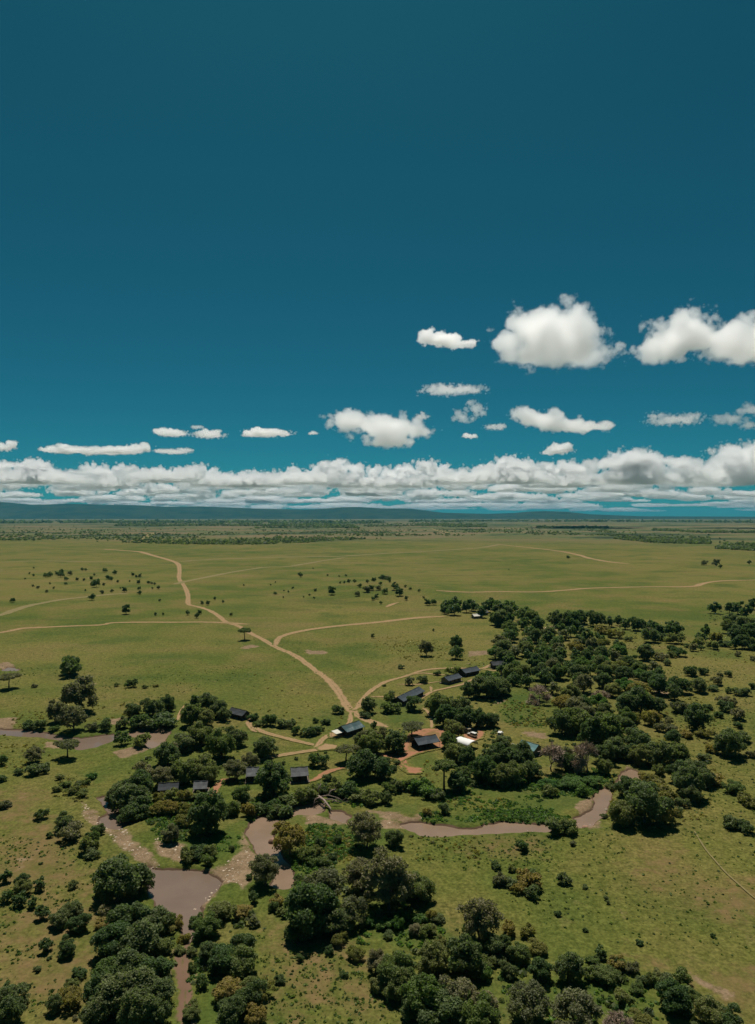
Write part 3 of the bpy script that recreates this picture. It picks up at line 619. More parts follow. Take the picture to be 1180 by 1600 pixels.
bushes('F', 'd1120,345,66 o1000,90,46 d1122,138,64 o1095,245,66 d1052,212,56 d1010,236,36 d1105,284,36 o1030,178,60 o1070,185,50 d960,200,42 d1172,108,36 d945,40,34 d882,46,50 o1165,420,44 d940,438,44 y1160,645,80 d1075,755,70 d1130,765,70 y985,545,76 d840,655,54 y690,535,66 m730,505,60 y720,560,80 d1058,128,32 o860,215,60 o820,215,60 o740,300,56 y690,270,70 y610,260,80 y720,250,60 o780,265,40 d985,115,40 y900,205,50 d260,770,80 m330,775,70 m230,600,60 l380,600,60 m640,545,50 y640,600,60 d820,695,46 d520,560,50 o350,290,50 m1110,820,10 d480,700,28 m300,745,40 y980,400,50 y950,330,60 y870,330,50 o800,300,50 d660,560,40')
trees('G', 'd540,320,220,0.95 d650,270,130,0.9 m480,290,110,0.9 d185,270,62 d100,250,70,0.9 m110,290,80 d30,230,66 d35,325,56 d95,345,70 d145,350,56 d275,440,100,0.9 d360,460,95,0.9 d185,410,70,0.9 d310,570,80 d210,560,66 d330,390,90,0.8 '
  'd590,470,170,0.9 d700,480,150,0.9 d520,560,160,0.9 d640,580,190,0.9 m745,560,90,0.8 d600,680,180,0.9 m500,700,150,0.9 d705,700,150,0.85 d640,800,190,0.9 d540,820,190,0.9 d460,800,160 d720,800,140 d440,880,140 d640,890,170 d720,890,120 d250,830,80 y330,790,120,0.8 m330,740,80,0.8 d60,800,110 d50,880,130 d30,760,70 d0,880,80 '
  'm950,480,120,0.8 m1010,400,110,0.7 y1120,380,100,0.7 d1030,640,150,0.85 d1120,560,110,0.9 m1100,660,150,0.85 d960,590,110,0.9 y1050,770,160,0.8 m1160,760,110 m930,720,60 d1150,830,130 d1060,900,130 y1170,430,60 m900,420,60 d1170,330,60 d1150,215,30 m880,860,80,0.8 d920,500,70 y760,460,80,0.7 y500,440,100,0.6')
bushes('G', 'd340,258,34 m410,95,80 d420,120,60 d330,30,60 d230,30,30 d175,640,30 d360,665,50 d225,590,20 d135,720,22 o345,860,26 m960,150,60 d910,120,90 m870,130,70 d1070,85,30 o500,390,70 o540,380,60 m980,120,70 d190,150,14 y820,440,50 y840,500,60 m830,560,50 m780,430,60 m890,640,40 m900,800,40 d890,570,40')
trees('R', 'y358,560,265,1.15 o952,515,265,1.0 d1160,500,130 o172,800,240,0.95 d265,250,130,0.9')
trees('H', 'd285,460,215 o330,330,200,0.8 o640,355,250,1.05 o520,270,160,0.85 m780,310,135,0.9 o470,430,135 d252,488,160,0.8 d400,462,150,0.8 y410,515,72 y490,585,80 o1060,495,205,0.95 d1000,655,175,1.0 d1130,565,105 o590,640,115 m680,715,160,0.9 m850,640,145,0.85 m830,845,225,0.85 m700,760,150,0.9 o960,850,205,0.85 d900,900,225,0.8 o1070,885,185 m600,735,90,0.8 d620,700,60 y30,775,130,0.8 y30,890,120 d750,850,120 m1060,950,180 b640,330,150,1.0 o760,470,80,0.7')
bushes('H', 'd365,560,38 d870,410,62 y840,400,50 o1150,240,70 d1132,165,36 d140,695,46 d235,592,34 d440,665,34 d110,360,50 d15,390,36 d170,465,30 m330,150,60 m280,150,60 d350,160,50 d380,125,40 m300,110,60 d325,65,50 d410,50,40 m270,130,70 y800,300,50 l620,440,70 l680,450,60 l560,430,60 l700,410,60 l780,410,50 m830,470,60 y880,520,60 d640,480,40 m800,480,60 d1155,610,40 m160,380,60 y120,340,70 m1100,620,60 l1090,680,60')
trees('I', 'd322,690,145,1.05 d190,680,125,0.95 m102,600,105,0.9 d45,665,72,1.1 y180,560,100,0.7 d470,580,62 m480,690,115,0.6 d812,820,155,0.9 m992,895,145,0.9 o130,880,200,0.9 o352,920,225,0.85 b545,920,120,0.9 y655,895,115,0.7 m900,790,75 d1060,930,120 d20,560,80,1.2')
bushes('I', 'd132,215,76 m60,180,42 d60,255,54 y150,250,80 d145,300,66 y100,270,60 o8,235,60 d300,235,62 d395,254,22 d270,383,34 d398,457,26 d550,610,50 d600,640,42 d650,700,54 m700,695,54 d550,665,34 m430,600,50 y540,620,70 o620,650,50 m640,740,60 d650,520,30 d770,690,60 m840,690,60 m730,660,40 m570,780,60 y880,800,70 d110,80,50 o340,60,26 d985,487,22 d495,308,20 d505,330,20 y50,470,60 y130,480,60 m420,680,60 d520,700,30')

# dense parts of the riverside wood, filled at the spacing the crowns show
def fill(k, pts, spacing, kinds, wrange, hs=1.0, avoid=True):
    p = ground_pts(k, pts); lo, hi = p.min(0), p.max(0); n = int((hi - lo).prod() / spacing ** 2 * 4); c = 0
    placed = [(q[1], q[2]) for q in SPECS]
    for _ in range(n):
        q = lo + (hi - lo) * rng.random(2)
        if poly_sdf(np.array([q[0]]), np.array([q[1]]), p)[0] > 0: continue
        if any((q[0] - a) ** 2 + (q[1] - b) ** 2 < spacing ** 2 for a, b in placed): continue
        placed.append(tuple(q)); py = HY + CAM_H * FPX / q[1]; px = CX + q[0] * FPX / q[1]
        w = random.uniform(*wrange); tree(px, py, w * FPX / q[1], random.choice(kinds), hs); c += 1
    return c
n0 = len(SPECS)
fill('P', [(770,1030),(800,1010),(850,1000),(900,1000),(960,1012),(1010,1030),(1035,1060),(1030,1095),(1000,1112),(985,1140),(1000,1190),(960,1195),(930,1160),(890,1130),(870,1100),(850,1080),(800,1085),(745,1090),(745,1070),(790,1062)], 10.5, ['dark', 'mid', 'mid', 'dark', 'olive', 'dark', 'lushtree', 'yellow'], (8, 13))
fill('P', [(805,975),(860,985),(930,985),(900,1000),(850,1000),(800,1012),(775,1020),(775,1000)], 15, ['dark', 'mid', 'olive'], (9, 13))
print('TREES', n0, len(SPECS), 'BUSHES', len(BSPECS)); build_trees(); build_bushes()

# ---------------------------------------------------------------- stuff: undergrowth, tussocks, stones, far woodland
def scatter(k, pts, dens):
    p = ground_pts(k, pts); lo, hi = p.min(0), p.max(0); n = int((hi - lo).prod() * dens)
    q = lo + (hi - lo) * rng.random((n, 2)); return q[poly_sdf(q[:, 0], q[:, 1], p) < 0]
def clump_mesh(name, pos, size, quads, mat, hs=0.75, spread=1.0, leaf=0.42):
    n = len(pos); m = n * quads
    c = np.repeat(np.column_stack([pos, height(pos[:, 0], pos[:, 1])]), quads, 0); s = np.repeat(size, quads)[:, None]
    dv = rng.normal(size=(m, 3)); dv /= np.linalg.norm(dv, axis=1)[:, None]; dv[:, 2] = np.abs(dv[:, 2]) * hs
    o = c + dv * s * 0.5 * (0.5 + 0.5 * rng.random((m, 1))) * spread
    nrm = dv + rng.normal(size=(m, 3)) * 0.5; nrm /= np.linalg.norm(nrm, axis=1)[:, None]
    a = np.cross(nrm, rng.normal(size=(m, 3))); a /= np.linalg.norm(a, axis=1)[:, None]; b = np.cross(nrm, a); L = s * leaf * (0.6 + 0.6 * rng.random((m, 1)))
    V = np.stack([o + a * L * .6, o + b * L * .45, o - a * L * .6, o - b * L * .45], 1).reshape(-1, 3)
    me = mesh_from(name, V, np.arange(m * 4).reshape(m, 4), [LEAF[mat]])
    add_attr(me, 'tone', np.repeat(np.clip(np.repeat(rng.random(n), quads) * 0.6 + 0.4 * rng.random(m), 0, 1), 4)); return me
def offwater(q, m=1.2): return q[field(WPOLY, q[:, 0], q[:, 1], 10) > m]
def stuff(name, zones, mat, sz, quads, label, cat, hs=0.75, leaf=0.42, more=1.0):
    q = np.vstack([scatter(k_, p_, d_ * more) for k_, p_, d_ in zones]); q = offwater(q)
    q = q[fbm(q[:, 0] / 14, q[:, 1] / 14, 41, 3) + 0.22 * rng.random(len(q)) > 0.52]      # grows in drifts
    s = sz[0] + (sz[1] - sz[0]) * rng.random(len(q)) ** 1.8
    link(name, clump_mesh(name, q, s, quads, mat, hs, leaf=leaf), kind='stuff', label=label, category=cat)
    return len(q)
RB = [('R', [(100,120),(400,150),(560,150),(900,100),(1000,170),(900,215),(700,200),(600,185),(340,210),(200,250),(60,300),(0,260)], 0.312), ('R', [(500,330),(830,340),(900,540),(720,620),(640,860),(400,830),(380,600),(480,500)], 0.312),
      ('S', [(60,230),(400,240),(480,330),(660,330),(640,360),(300,330)], 0.260), ('S', [(280,440),(480,440),(640,470),(860,430),(1300,410),(1300,530),(880,510),(600,570),(460,540),(300,520)], 0.416), ('S', [(400,340),(1200,330),(1250,410),(800,440),(420,420)], 0.130), ('S', [(500,300),(720,190),(1250,190),(1250,310),(900,300)], 0.208)]
n1 = stuff('undergrowth', RB + [('F', [(0,500),(200,520),(440,500),(450,570),(200,620),(0,600)], 0.364), ('F', [(0,660),(200,670),(330,700),(200,735),(0,725)], 0.312), ('H', [(520,320),(830,330),(900,480),(1000,640),(700,520),(480,520)], 0.130), ('I', [(-10,620),(420,640),(760,690),(760,900),(0,900)], 0.078), ('T', [(380,250),(880,240),(720,560),(560,580),(440,420)], 0.260), ('T', [(720,640),(1100,500),(1180,420),(1180,600),(900,700),(740,690)], 0.104), ('G', [(860,560),(960,560),(900,880),(880,880)], 0.208), ('F', [(0,120),(210,130),(240,290),(60,285),(0,230)], .045),
   ('V', [(0,280),(500,230),(640,330),(560,420),(400,480),(200,500),(0,480)], 0.208)], 'lush', (0.5, 2.0), 24, 'lush green undergrowth along the river banks', 'undergrowth', more=4.2)
n4 = stuff('thicket', [('G', [(480,430),(700,400),(850,480),(800,620),(850,860),(400,900),(440,640)], .085), ('G', [(880,400),(1060,360),(1180,420),(1180,900),(890,900)], .085), ('G', [(420,120),(680,160),(690,240),(620,330),(480,330),(430,230)], .085), ('D', [(840,170),(1000,150),(1060,230),(1120,300),(1130,440),(1120,560),(740,560),(560,640),(480,600),(560,500),(700,400),(840,330)], .045), ('D', [(680,610),(1040,620),(1040,790),(800,840),(640,720)], .06), ('D', [(580,200),(800,160),(800,230),(760,290),(560,300)], .085), ('H', [(200,200),(560,130),(820,180),(820,350),(560,400),(500,470),(240,480)], .085), ('H', [(560,600),(900,440),(1160,380),(1180,560),(1040,690),(1140,900),(760,900)], .085), ('I', [(-10,520),(380,500),(600,640),(860,680),(1080,860),(1080,900),(-10,900)], .06), ('E', [(480,430),(740,400),(720,520),(660,640),(460,640)], .085), ('E', [(860,420),(1180,420),(1180,680),(900,680)], .085), ('E', [(820,300),(1180,180),(1180,270),(960,440),(860,420)], .04),
   ('F', [(0,0),(700,0),(760,200),(600,240),(560,470),(0,480),(0,330),(220,300),(220,130),(0,110)], .012), ('F', [(600,380),(960,420),(980,640),(740,760),(500,720),(560,560)], .035), ('C', [(0,500),(240,570),(860,600),(840,650),(400,640),(0,640)], .010), ('C', [(920,500),(1180,480),(1180,700),(1040,680)], .012)], 'dark', (0.8, 2.9), 30, 'dark green thicket filling the ground between the trees', 'thicket', more=1.4)
n2 = stuff('scrub', [('B', [(540,640),(800,630),(1000,700),(1100,770),(900,770),(640,730)], 0.0252), ('C', [(420,600),(900,660),(1180,690),(1180,760),(700,720),(480,680)], 0.0180), ('F', [(560,90),(1000,60),(1000,360),(700,400),(560,250)], 0.0396), ('F', [(520,480),(1000,480),(960,700),(760,760),(480,720)], 0.0630), ('E', [(820,540),(900,640),(1180,720),(1180,830),(700,700)], 0.0360), ('U', [(0,620),(430,700),(600,830),(300,885),(0,885)], 0.0540), ('U', [(120,440),(420,450),(360,600),(60,600)], 0.0540), ('U', [(700,380),(960,380),(1000,480),(720,560)], 0.0540), ('D', [(260,500),(420,520),(400,640),(250,610)], 0.0900), ('E', [(0,130),(470,330),(400,430),(0,360)], 0.0054), ('H', [(180,0),(560,0),(500,120),(300,180)], 0.0900), ('R', [(500,350),(860,350),(820,640),(600,640)], 0.0900), ('S', [(200,620),(720,630),(760,860),(230,860)], 0.0450), ('F', [(0,140),(200,140),(220,280),(60,280)], 0.0900)], 'yellow', (0.4, 1.8), 20, 'yellowish low scrub scattered over the grassland', 'scrub', more=4.0)
n3 = stuff('grass_tussocks', [('I', [(-20,-20),(1250,-20),(1250,620),(500,500),(-20,420)], .028), ('H', [(0,420),(210,440),(560,640),(760,900),(90,900)], .14), ('G', [(-30,0),(430,100),(450,700),(200,880),(-30,760)], .10), ('D', [(-30,0),(1180,0),(1000,120),(400,200),(-30,200)], .015), ('E', [(0,0),(470,330),(780,300),(480,100),(1100,100),(700,0)], .006), ('F', [(760,0),(1250,0),(1250,900),(900,900),(850,400)], .035), ('S', [(200,620),(1300,610),(1300,890),(200,890)], .08), ('B', [(0,640),(800,560),(1180,620),(900,780),(0,860)], .002), ('A', [(0,600),(1180,640),(1180,860),(0,860)], .0015)], 'mid', (0.2, 1.0), 9, 'small tussocks dotted over the open grass', 'tussocks', leaf=0.6, more=7.0)
# pale stones of the dry stream bed
def stones(zones):
    q = np.vstack([scatter(*z) for z in zones]); n = len(q); z = np.maximum(height(q[:, 0], q[:, 1]), WZ - .1)
    base = np.array([(1,0,0),(0,1,0),(-1,0,0),(0,-1,0),(0,0,.7),(.7,.7,.3),(-.7,.6,.35)]); Fb = np.array([(0,5,4),(5,1,4),(1,6,4),(6,2,4),(2,3,4),(3,0,4)])
    s = 0.07 + 0.38 * rng.random(n) ** 4; V = base[None] * s[:, None, None] * (0.7 + 0.6 * rng.random((n, 7, 3))); a = rng.random(n) * 6.28
    R = np.stack([np.stack([np.cos(a), -np.sin(a)], -1), np.stack([np.sin(a), np.cos(a)], -1)], -2); V[..., :2] = np.einsum('nij,nkj->nki', R, V[..., :2])
    V += np.column_stack([q, z])[:, None, :]
    return mesh_from('stones', V.reshape(-1, 3), (Fb[None] + (np.arange(n) * 7)[:, None, None]).reshape(-1, 3), [MAT_ROCK])
link('stones', stones([(k, p, .9) for k, p in SOIL[:4]] + [(k, p, .12) for k, p in SOIL[4:14]]), kind='stuff', label='pale stones strewn over the dry stream bed', category='stones')
# tree belts far out on the plain
def belt(pts, n, jit, size, mat='dark'):
    p = np.array([(x, y) for x, y in pts]); tt = rng.random(n) * (len(p) - 1); i = tt.astype(int); f = (tt - i)[:, None]
    q = p[i] * (1 - f) + p[i + 1] * f; q[:, 1] += np.abs(rng.normal(size=n)) * -jit; q[:, 1] = np.maximum(q[:, 1], 811.2)
    g = np.array([gp(a, b) for a, b in q]); dens = fbm(g[:, 0] / 180, g[:, 1] / 300, 77, 3); keep = dens > 0.46 - 0.1 * rng.random(len(dens)) ** 2
    return g[keep], (size[0] + (size[1] - size[0]) * rng.random(keep.sum()))
parts = [belt([(-60,845),(60,845),(180,848),(300,851),(400,851),(480,848),(560,843),(660,839),(760,836),(880,836),(960,838)], 3000, 6.5, (6, 16)), belt([(-60,833),(200,838),(420,836),(640,832)], 1100, 6, (6, 14)),
         belt([(960,842),(1010,848),(1060,851),(1110,850)], 1100, 5, (8, 16)), belt([(1120,858),(1200,862),(1260,862)], 500, 5, (8, 16)), belt([(840,825),(950,826)], 900, 1.2, (12, 26)), belt([(640,816),(900,815),(1180,817)], 900, 1.5, (25, 60)), belt([(1020,829),(1100,833),(1200,833)], 500, 1.5, (10, 22)),
         belt([(180,822),(440,822),(560,826)], 2600, 3.0, (14, 34)), belt([(400,826),(660,822),(760,824)], 1600, 2.5, (12, 30)), belt([(-60,818),(300,817),(600,818)], 1500, 2, (25, 60)), belt([(640,822),(720,824)], 200, 2, (10, 20))]
g = np.vstack([p[0] for p in parts]); s = np.concatenate([p[1] for p in parts])
link('far_woodland', clump_mesh('far_woodland', g, s, 12, 'dark', 1.1, leaf=0.55), kind='stuff', label='dark far-off tree belts strung across the plain', category='woodland')
print('STUFF', n1, n2, n3, len(g))
exec_later = None

# ---------------------------------------------------------------- camp: tents, vehicles, fallen tree, boulder
MAT_CANVAS = {'charcoal': plain('charcoal_canvas', (0.035, 0.038, 0.042), 0.75, 0.2, 0.5, 0.15), 'grey': plain('grey_canvas', (0.100, 0.102, 0.102), 0.8, 0.2, 0.5, 0.1), 'slate': plain('blue_slate_canvas', (0.040, 0.052, 0.062), 0.7, 0.2, 0.5, 0.2), 'teal': plain('dark_teal_canvas', (0.024, 0.062, 0.064), 0.55, 0.2, 0.5, 0.35),
              'cream': plain('cream_canvas', (0.55, 0.52, 0.44), 0.8, 0.1), 'green': plain('blue_green_canvas', (0.06, 0.15, 0.15), 0.6, 0.15), 'brown': plain('dark_brown_canvas', (0.055, 0.045, 0.035), 0.85), 'tan': plain('tan_canvas', (0.20, 0.165, 0.115), 0.85)}
MAT_WOOD = plain('weathered_deck_boards', (0.14, 0.105, 0.075), 0.85)
MAT_DARKWOOD = plain('dark_pole_wood', (0.05, 0.038, 0.028), 0.85)
MAT_MESH = plain('dark_window_gauze', (0.018, 0.018, 0.018), 0.9)
def tent(p0, p1, width, hgt, roof, wall, label, open_sides=False, name='safari_tent', eave=0.55):
    a = Vector(gp(*p0)); b = Vector(gp(*p1)); c = (a + b) / 2; L = (b - a).length; ang = math.atan2((b - a).y, (b - a).x)
    z = hz(c.x, c.y)
    e = link(name, None, None, (c.x, c.y, z), ang, label=label, category='tent', group='tents of the camp')
    hw, hl, ze = width / 2, L / 2, hgt * eave
    N = 8
    # roof: two sagging slopes with thickness, a ridge and gable overhang
    vs_, fs = [], []
    for i in range(N + 1):
        xx = -hl + L * i / N; sag = 0.10 * hgt * math.sin(math.pi * ((i * 2.0 / N) % 1.0)) * 0.5
        for (yy, zz) in ((-hw, ze), (-hw * .5, ze + (hgt - ze) * .46 - sag), (0, hgt - sag * .6), (hw * .5, ze + (hgt - ze) * .46 - sag), (hw, ze)):
            vs_.append((xx, yy, zz))
    top = len(vs_)
    vs_ += [(v[0], v[1] * .985, v[2] - 0.12) for v in vs_]
    for i in range(N):
        for j in range(4):
            q = i * 5 + j; fs.append((q, q + 5, q + 6, q + 1)); fs.append((top + q, top + q + 1, top + q + 6, top + q + 5))
    for i in range(N):
        q = i * 5; fs.append((q, top + q, top + q + 5, q + 5)); q += 4; fs.append((q, q + 5, top + q + 5, top + q))
    for j in range(4):
        fs.append((j, j + 1, top + j + 1, top + j)); q = N * 5 + j; fs.append((q, top + q, top + q + 1, q + 1))
    r = link('roof', mixed_mesh('roof', vs_, fs, [MAT_CANVAS[roof]], False), e)
    link('ridge', MB().tube([(-hl - .05, 0, hgt + .04), (hl + .05, 0, hgt + .04)], [.09, .09], 6).mesh('ridge', [MAT_CANVAS[roof]]), r)
    link('deck', MB().box(-hl - .4, hl + .4, -hw - .2, hw + .2, -0.5, 0.28).mesh('deck', [MAT_WOOD]), e)
    if not open_sides:
        bx, by = hl - .7, hw - .75
        w = MB().box(-bx, bx, -by, by, 0.28, ze + .05)
        w.add([(-bx, -by, ze + .05), (-bx, by, ze + .05), (-bx, 0, hgt - .45), (bx, -by, ze + .05), (bx, by, ze + .05), (bx, 0, hgt - .45)], [(0, 2, 1), (3, 4, 5), (0, 3, 5, 2), (1, 2, 5, 4)])
        wl_ = link('wall', w.mesh('wall', [MAT_CANVAS[wall]]), e)
        nwin = max(1, int(L // 4))
        for s in (-1, 1):
            for q in range(nwin):
                xc = -bx + 2 * bx * (q + .5) / nwin
                link('window', MB().box(xc - .6, xc + .6, s * by - .03, s * by + .03, .9, ze - .35).mesh('window', [MAT_MESH]), wl_)
        link('door', MB().box(bx - .02, bx + .05, -.7, .7, .3, ze - .1).mesh('door', [MAT_CANVAS['tan']]), wl_)
    else:
        link('table', MB().box(-hl * .5, hl * .5, -.6, .6, .95, 1.05).box(-hl * .45, -hl * .4, -.4, .4, .28, .95).box(hl * .4, hl * .45, -.4, .4, .28, .95).mesh('table', [MAT_WOOD]), e)
        link('back_wall', MB().box(-hl + .4, hl - .4, hw - .9, hw - .8, .28, ze + .02).mesh('back_wall', [MAT_CANVAS[wall]]), e)
    for sx in (-1, -.33, .33, 1):
        for sy in (-1, 1):
            link('post', MB().tube([(sx * (hl - .15), sy * (hw - .15), .2), (sx * (hl - .15), sy * (hw - .15), ze - .04)], [.08, .08], 6).mesh('post', [MAT_DARKWOOD]), e)
    return e
tent((362, 1118), (386, 1124), 6.5, 4.2, 'charcoal', 'brown', 'charcoal tent alone beside the leafy grove, at the end of a curling footpath')
tent((533, 1150), (561, 1141), 8.0, 4.6, 'teal', 'brown', 'dark teal tent where the wide main track ends, cream awning in front')
tent((621, 1103), (655, 1086), 7.5, 4.6, 'slate', 'brown', 'longest slate-blue tent, set slantwise inside the looping track')
tent((694, 1069), (716, 1063), 7.0, 4.4, 'slate', 'tan', 'slate tent with tan walls on the inner footpath, first past the long tent')
tent((721, 1057), (745, 1052), 7.0, 4.6, 'slate', 'brown', 'slate tent with dark walls just beneath the looping track')
tent((767, 1044), (790, 1043), 7.0, 4.6, 'charcoal', 'brown', 'charcoal tent at the far tip of the looping track')
tent((784, 1057), (802, 1055), 6.5, 4.0, 'charcoal', 'tan', 'charcoal tent half under the wood at the last bend of the looping track')
tent((647, 1170), (681, 1164), 7.5, 4.8, 'slate', 'brown', 'open-sided slate lodge on the red parking ground', True, 'lodge_shelter')
tent((454, 1219), (481, 1217), 7.5, 4.8, 'grey', 'brown', 'grey-roofed tent by the red footpath, right behind the fallen dead tree')
tent((385, 1219), (405, 1218), 7.5, 4.8, 'grey', 'brown', 'grey-roofed tent squeezed between two dark trees above the river')
tent((248, 1240), (280, 1238), 5.6, 3.7, 'charcoal', 'brown', 'long charcoal tent mostly shaded by the dark wood over the stony stream')
tent((303, 1238), (325, 1237), 5.8, 3.9, 'grey', 'brown', 'sunlit grey tent at the foot of the red path in the leafy grove')
tent((815, 1172), (842, 1180), 7.0, 4.4, 'green', 'tan', 'blue-green tent deep in the wood beside the leafless trees')
tent((800, 1174), (813, 1178), 4.5, 3.4, 'cream', 'tan', 'small cream tent next to the blue-green tent in the wood')
tent((867, 1188), (878, 1187), 4.0, 3.0, 'grey', 'tan', 'small pale grey tent under the leafless pinkish trees')
tent((738, 966), (753, 965), 7.0, 4.5, 'cream', 'tan', 'cream tent at the edge of the distant grove on the plain')
tent((748, 961), (761, 960), 7.0, 5.0, 'grey', 'tan', 'pale grey tent tucked inside the distant grove on the plain')
# white arched canopy
def canopy():
    a = Vector(gp(717, 1164)); b = Vector(gp(740, 1171)); c = (a + b) / 2; L = (b - a).length; ang = math.atan2((b - a).y, (b - a).x)
    e = link('canopy_tent', None, None, (c.x, c.y, hz(c.x, c.y)), ang, label='white arched canopy tent beside the parked safari trucks', category='tent', group='tents of the camp')
    v, f = [], []
    for i in range(9):
        for j in range(9):
            th = math.pi * j / 8; v.append((-L / 2 + L * i / 8, -3.2 * math.cos(th), 1.6 + 2.0 * math.sin(th) ** .8 - .12 * abs(math.sin(math.pi * i / 2)))); 
    for i in range(8):
        for j in range(8):
            q = i * 9 + j; f.append((q, q + 9, q + 10, q + 1))
    me = mixed_mesh('canopy', v, f, [plain('white_tarpaulin', (0.72, 0.70, 0.66), 0.7, .06)], True); o = link('canopy', me, e)
    so = o.modifiers.new('thickness', 'SOLIDIFY'); so.thickness = .08
    for sx in (-1, 0, 1):
        for sy in (-1, 1): link('post', MB().tube([(sx * (L / 2 - .1), sy * 3.1, -.1), (sx * (L / 2 - .1), sy * 3.1, 1.65)], [.06, .06], 6).mesh('post', [MAT_DARKWOOD]), e)
canopy()
def awning():
    a = Vector(gp(528, 1151)); c = a
    e = link('awning', None, None, (c.x, c.y, hz(c.x, c.y)), 0.75, label='cream canvas awning in front of the dark teal tent', category='awning')
    link('canvas', MB().add([(-2.4, -1.8, 2.1), (2.4, -1.8, 2.1), (2.4, 1.8, 2.7), (-2.4, 1.8, 2.7), (-2.4, -1.8, 2.0), (2.4, -1.8, 2.0), (2.4, 1.8, 2.6), (-2.4, 1.8, 2.6)], [(0, 1, 2, 3), (7, 6, 5, 4), (0, 4, 5, 1), (1, 5, 6, 2), (2, 6, 7, 3), (3, 7, 4, 0)]).mesh('canvas', [MAT_CANVAS['cream']]), e)
    for sx in (-1, 1):
        for sy in (-1, 1): link('post', MB().tube([(sx * 2.3, sy * 1.7, -.1), (sx * 2.3, sy * 1.7, 2.3 + .25 * sy)], [.05, .05], 6).mesh('post', [MAT_DARKWOOD]), e)
awning()
MAT_PAINT = {'white': plain('white_car_paint', (0.62, 0.60, 0.56), 0.35, .06, 1, .5), 'tan': plain('sand_car_paint', (0.30, 0.25, 0.17), 0.4, .08, 1, .5)}
MAT_GLASS = plain('dark_car_glass', (0.02, 0.025, 0.03), 0.1, .1, 1, .6); MAT_TYRE = plain('black_rubber', (0.02, 0.02, 0.02), .9); MAT_STEEL = plain('grey_steel', (.3, .3, .3), .4)
def truck(px, py, ang, paint, label):
    x0, y0 = gp(px, py)
    e = link('safari_truck', None, None, (x0, y0, hz(x0, y0) + .3), ang, label=label, category='truck', group='safari trucks by the white canopy')
    b = MB(); side = [(-2.5, .55), (2.45, .55), (2.5, 1.05), (1.35, 1.2), (.85, 1.25), (-2.5, 1.25)]
    n = len(side); b.add([(x, -.9, z) for x, z in side] + [(x, .9, z) for x, z in side], [tuple(range(n)), tuple(range(2 * n - 1, n - 1, -1))] + [(i, i + n, (i + 1) % n + n, (i + 1) % n) for i in range(n)])
    body = link('body', b.mesh('body', [MAT_PAINT[paint]]), e)
    link('cabin', MB().add([(-2.4, -.84, 1.25), (.95, -.84, 1.25), (.95, .84, 1.25), (-2.4, .84, 1.25), (-2.3, -.76, 1.95), (.35, -.76, 1.95), (.35, .76, 1.95), (-2.3, .76, 1.95)], [(0, 1, 5, 4), (1, 2, 6, 5), (2, 3, 7, 6), (3, 0, 4, 7), (4, 5, 6, 7)]).mesh('cabin', [MAT_GLASS]), e)
    link('roof', MB().box(-2.45, .45, -.85, .85, 1.95, 2.08).mesh('roof', [MAT_PAINT[paint]]), e)
    for sx in (-1.6, 1.55):
        for sy in (-.82, .82):
            w = link('wheel', MB().tube([(sx, sy - .14, .42), (sx, sy + .14, .42)], [.42, .42], 14).mesh('wheel', [MAT_TYRE]), e)
            link('rim', MB().tube([(sx, sy - .16, .42), (sx, sy + .16, .42)], [.22, .22], 10).mesh('rim', [MAT_STEEL]), w)
    link('bumper', MB().box(2.46, 2.66, -.85, .85, .5, .75).mesh('bumper', [MAT_STEEL]), e)
    for sy in (-.62, .62): link('headlight', MB().tube([(2.45, sy, .92), (2.54, sy, .92)], [.12, .12], 8).mesh('headlight', [MAT_STEEL]), e)
    for px_ in (-1.0, .0): link('pillar', MB().box(px_ - .05, px_ + .05, -.86, .86, 1.25, 1.96).mesh('pillar', [MAT_PAINT[paint]]), e)
truck(738, 1152, 2.2, 'white', 'white safari truck parked on the red ground next to the canopy')
truck(729, 1145, 2.1, 'tan', 'sand-coloured safari truck at the wood edge of the red ground')
truck(782, 1151, 1.2, 'white', 'white safari truck alone in a gap of the wood')
# fallen dead tree on the bank
def fallen():
    x0, y0 = gp(*to_px('R', [(590, 150)])[0]); r = np.random.default_rng(5); z = hz(x0, y0)
    e = link('fallen_tree', None, None, (x0, y0, z), 0, label='bleached dead tree fallen across the river bank, bare limbs spread', category='dead tree')
    t_ = MB().tube([(-1.0, 2.5, .5), (-.4, 0, 1.3), (1.6, -3.4, 1.5), (4.0, -7.5, .6), (4.6, -9, .1)], [.55, .5, .42, .3, .18], 8).mesh('trunk', [MAT_PALEBARK], True)
    link('trunk', t_, e)
    for p in ([(0, 0, 1.2), (3, -1, 2.2), (6.5, -1.4, 1.4), (9, -2.6, .3)], [(1.2, -2.8, 1.4), (4.5, -4, 2.0), (8, -4.6, 1.0)], [(-.4, .4, 1.2), (-2.4, -.6, 2.6), (-4.2, -2.2, 1.4)], [(-.5, 1, 1), (-.8, 1.6, 3.2), (.2, 2.4, 5)], [(2.4, -4.6, 1.2), (1.6, -6.4, 1.2), (1.8, -8.6, .3)], [(3, -1, 2.1), (4, .8, 3.2), (5.6, 1.6, 3.4)], [(0, -.6, 1.3), (-1.4, -2.6, 1.6), (-1.8, -4.6, .4)]):
        b = link('branch', MB().tube(p, [.26, .2, .13, .07][:len(p)], 6).mesh('branch', [MAT_PALEBARK], True), e)
        for _ in range(4):
            q = Vector(p[-1]).lerp(Vector(p[-2]), r.random()); dv = Vector((r.normal(), r.normal(), abs(r.normal()) * .6)).normalized() * 1.8
            link('twig', MB().tube([q, q + dv * .5, q + dv + Vector((0, 0, -.3))], [.07, .05, .02], 4).mesh('twig', [MAT_PALEBARK], True), b)
fallen()
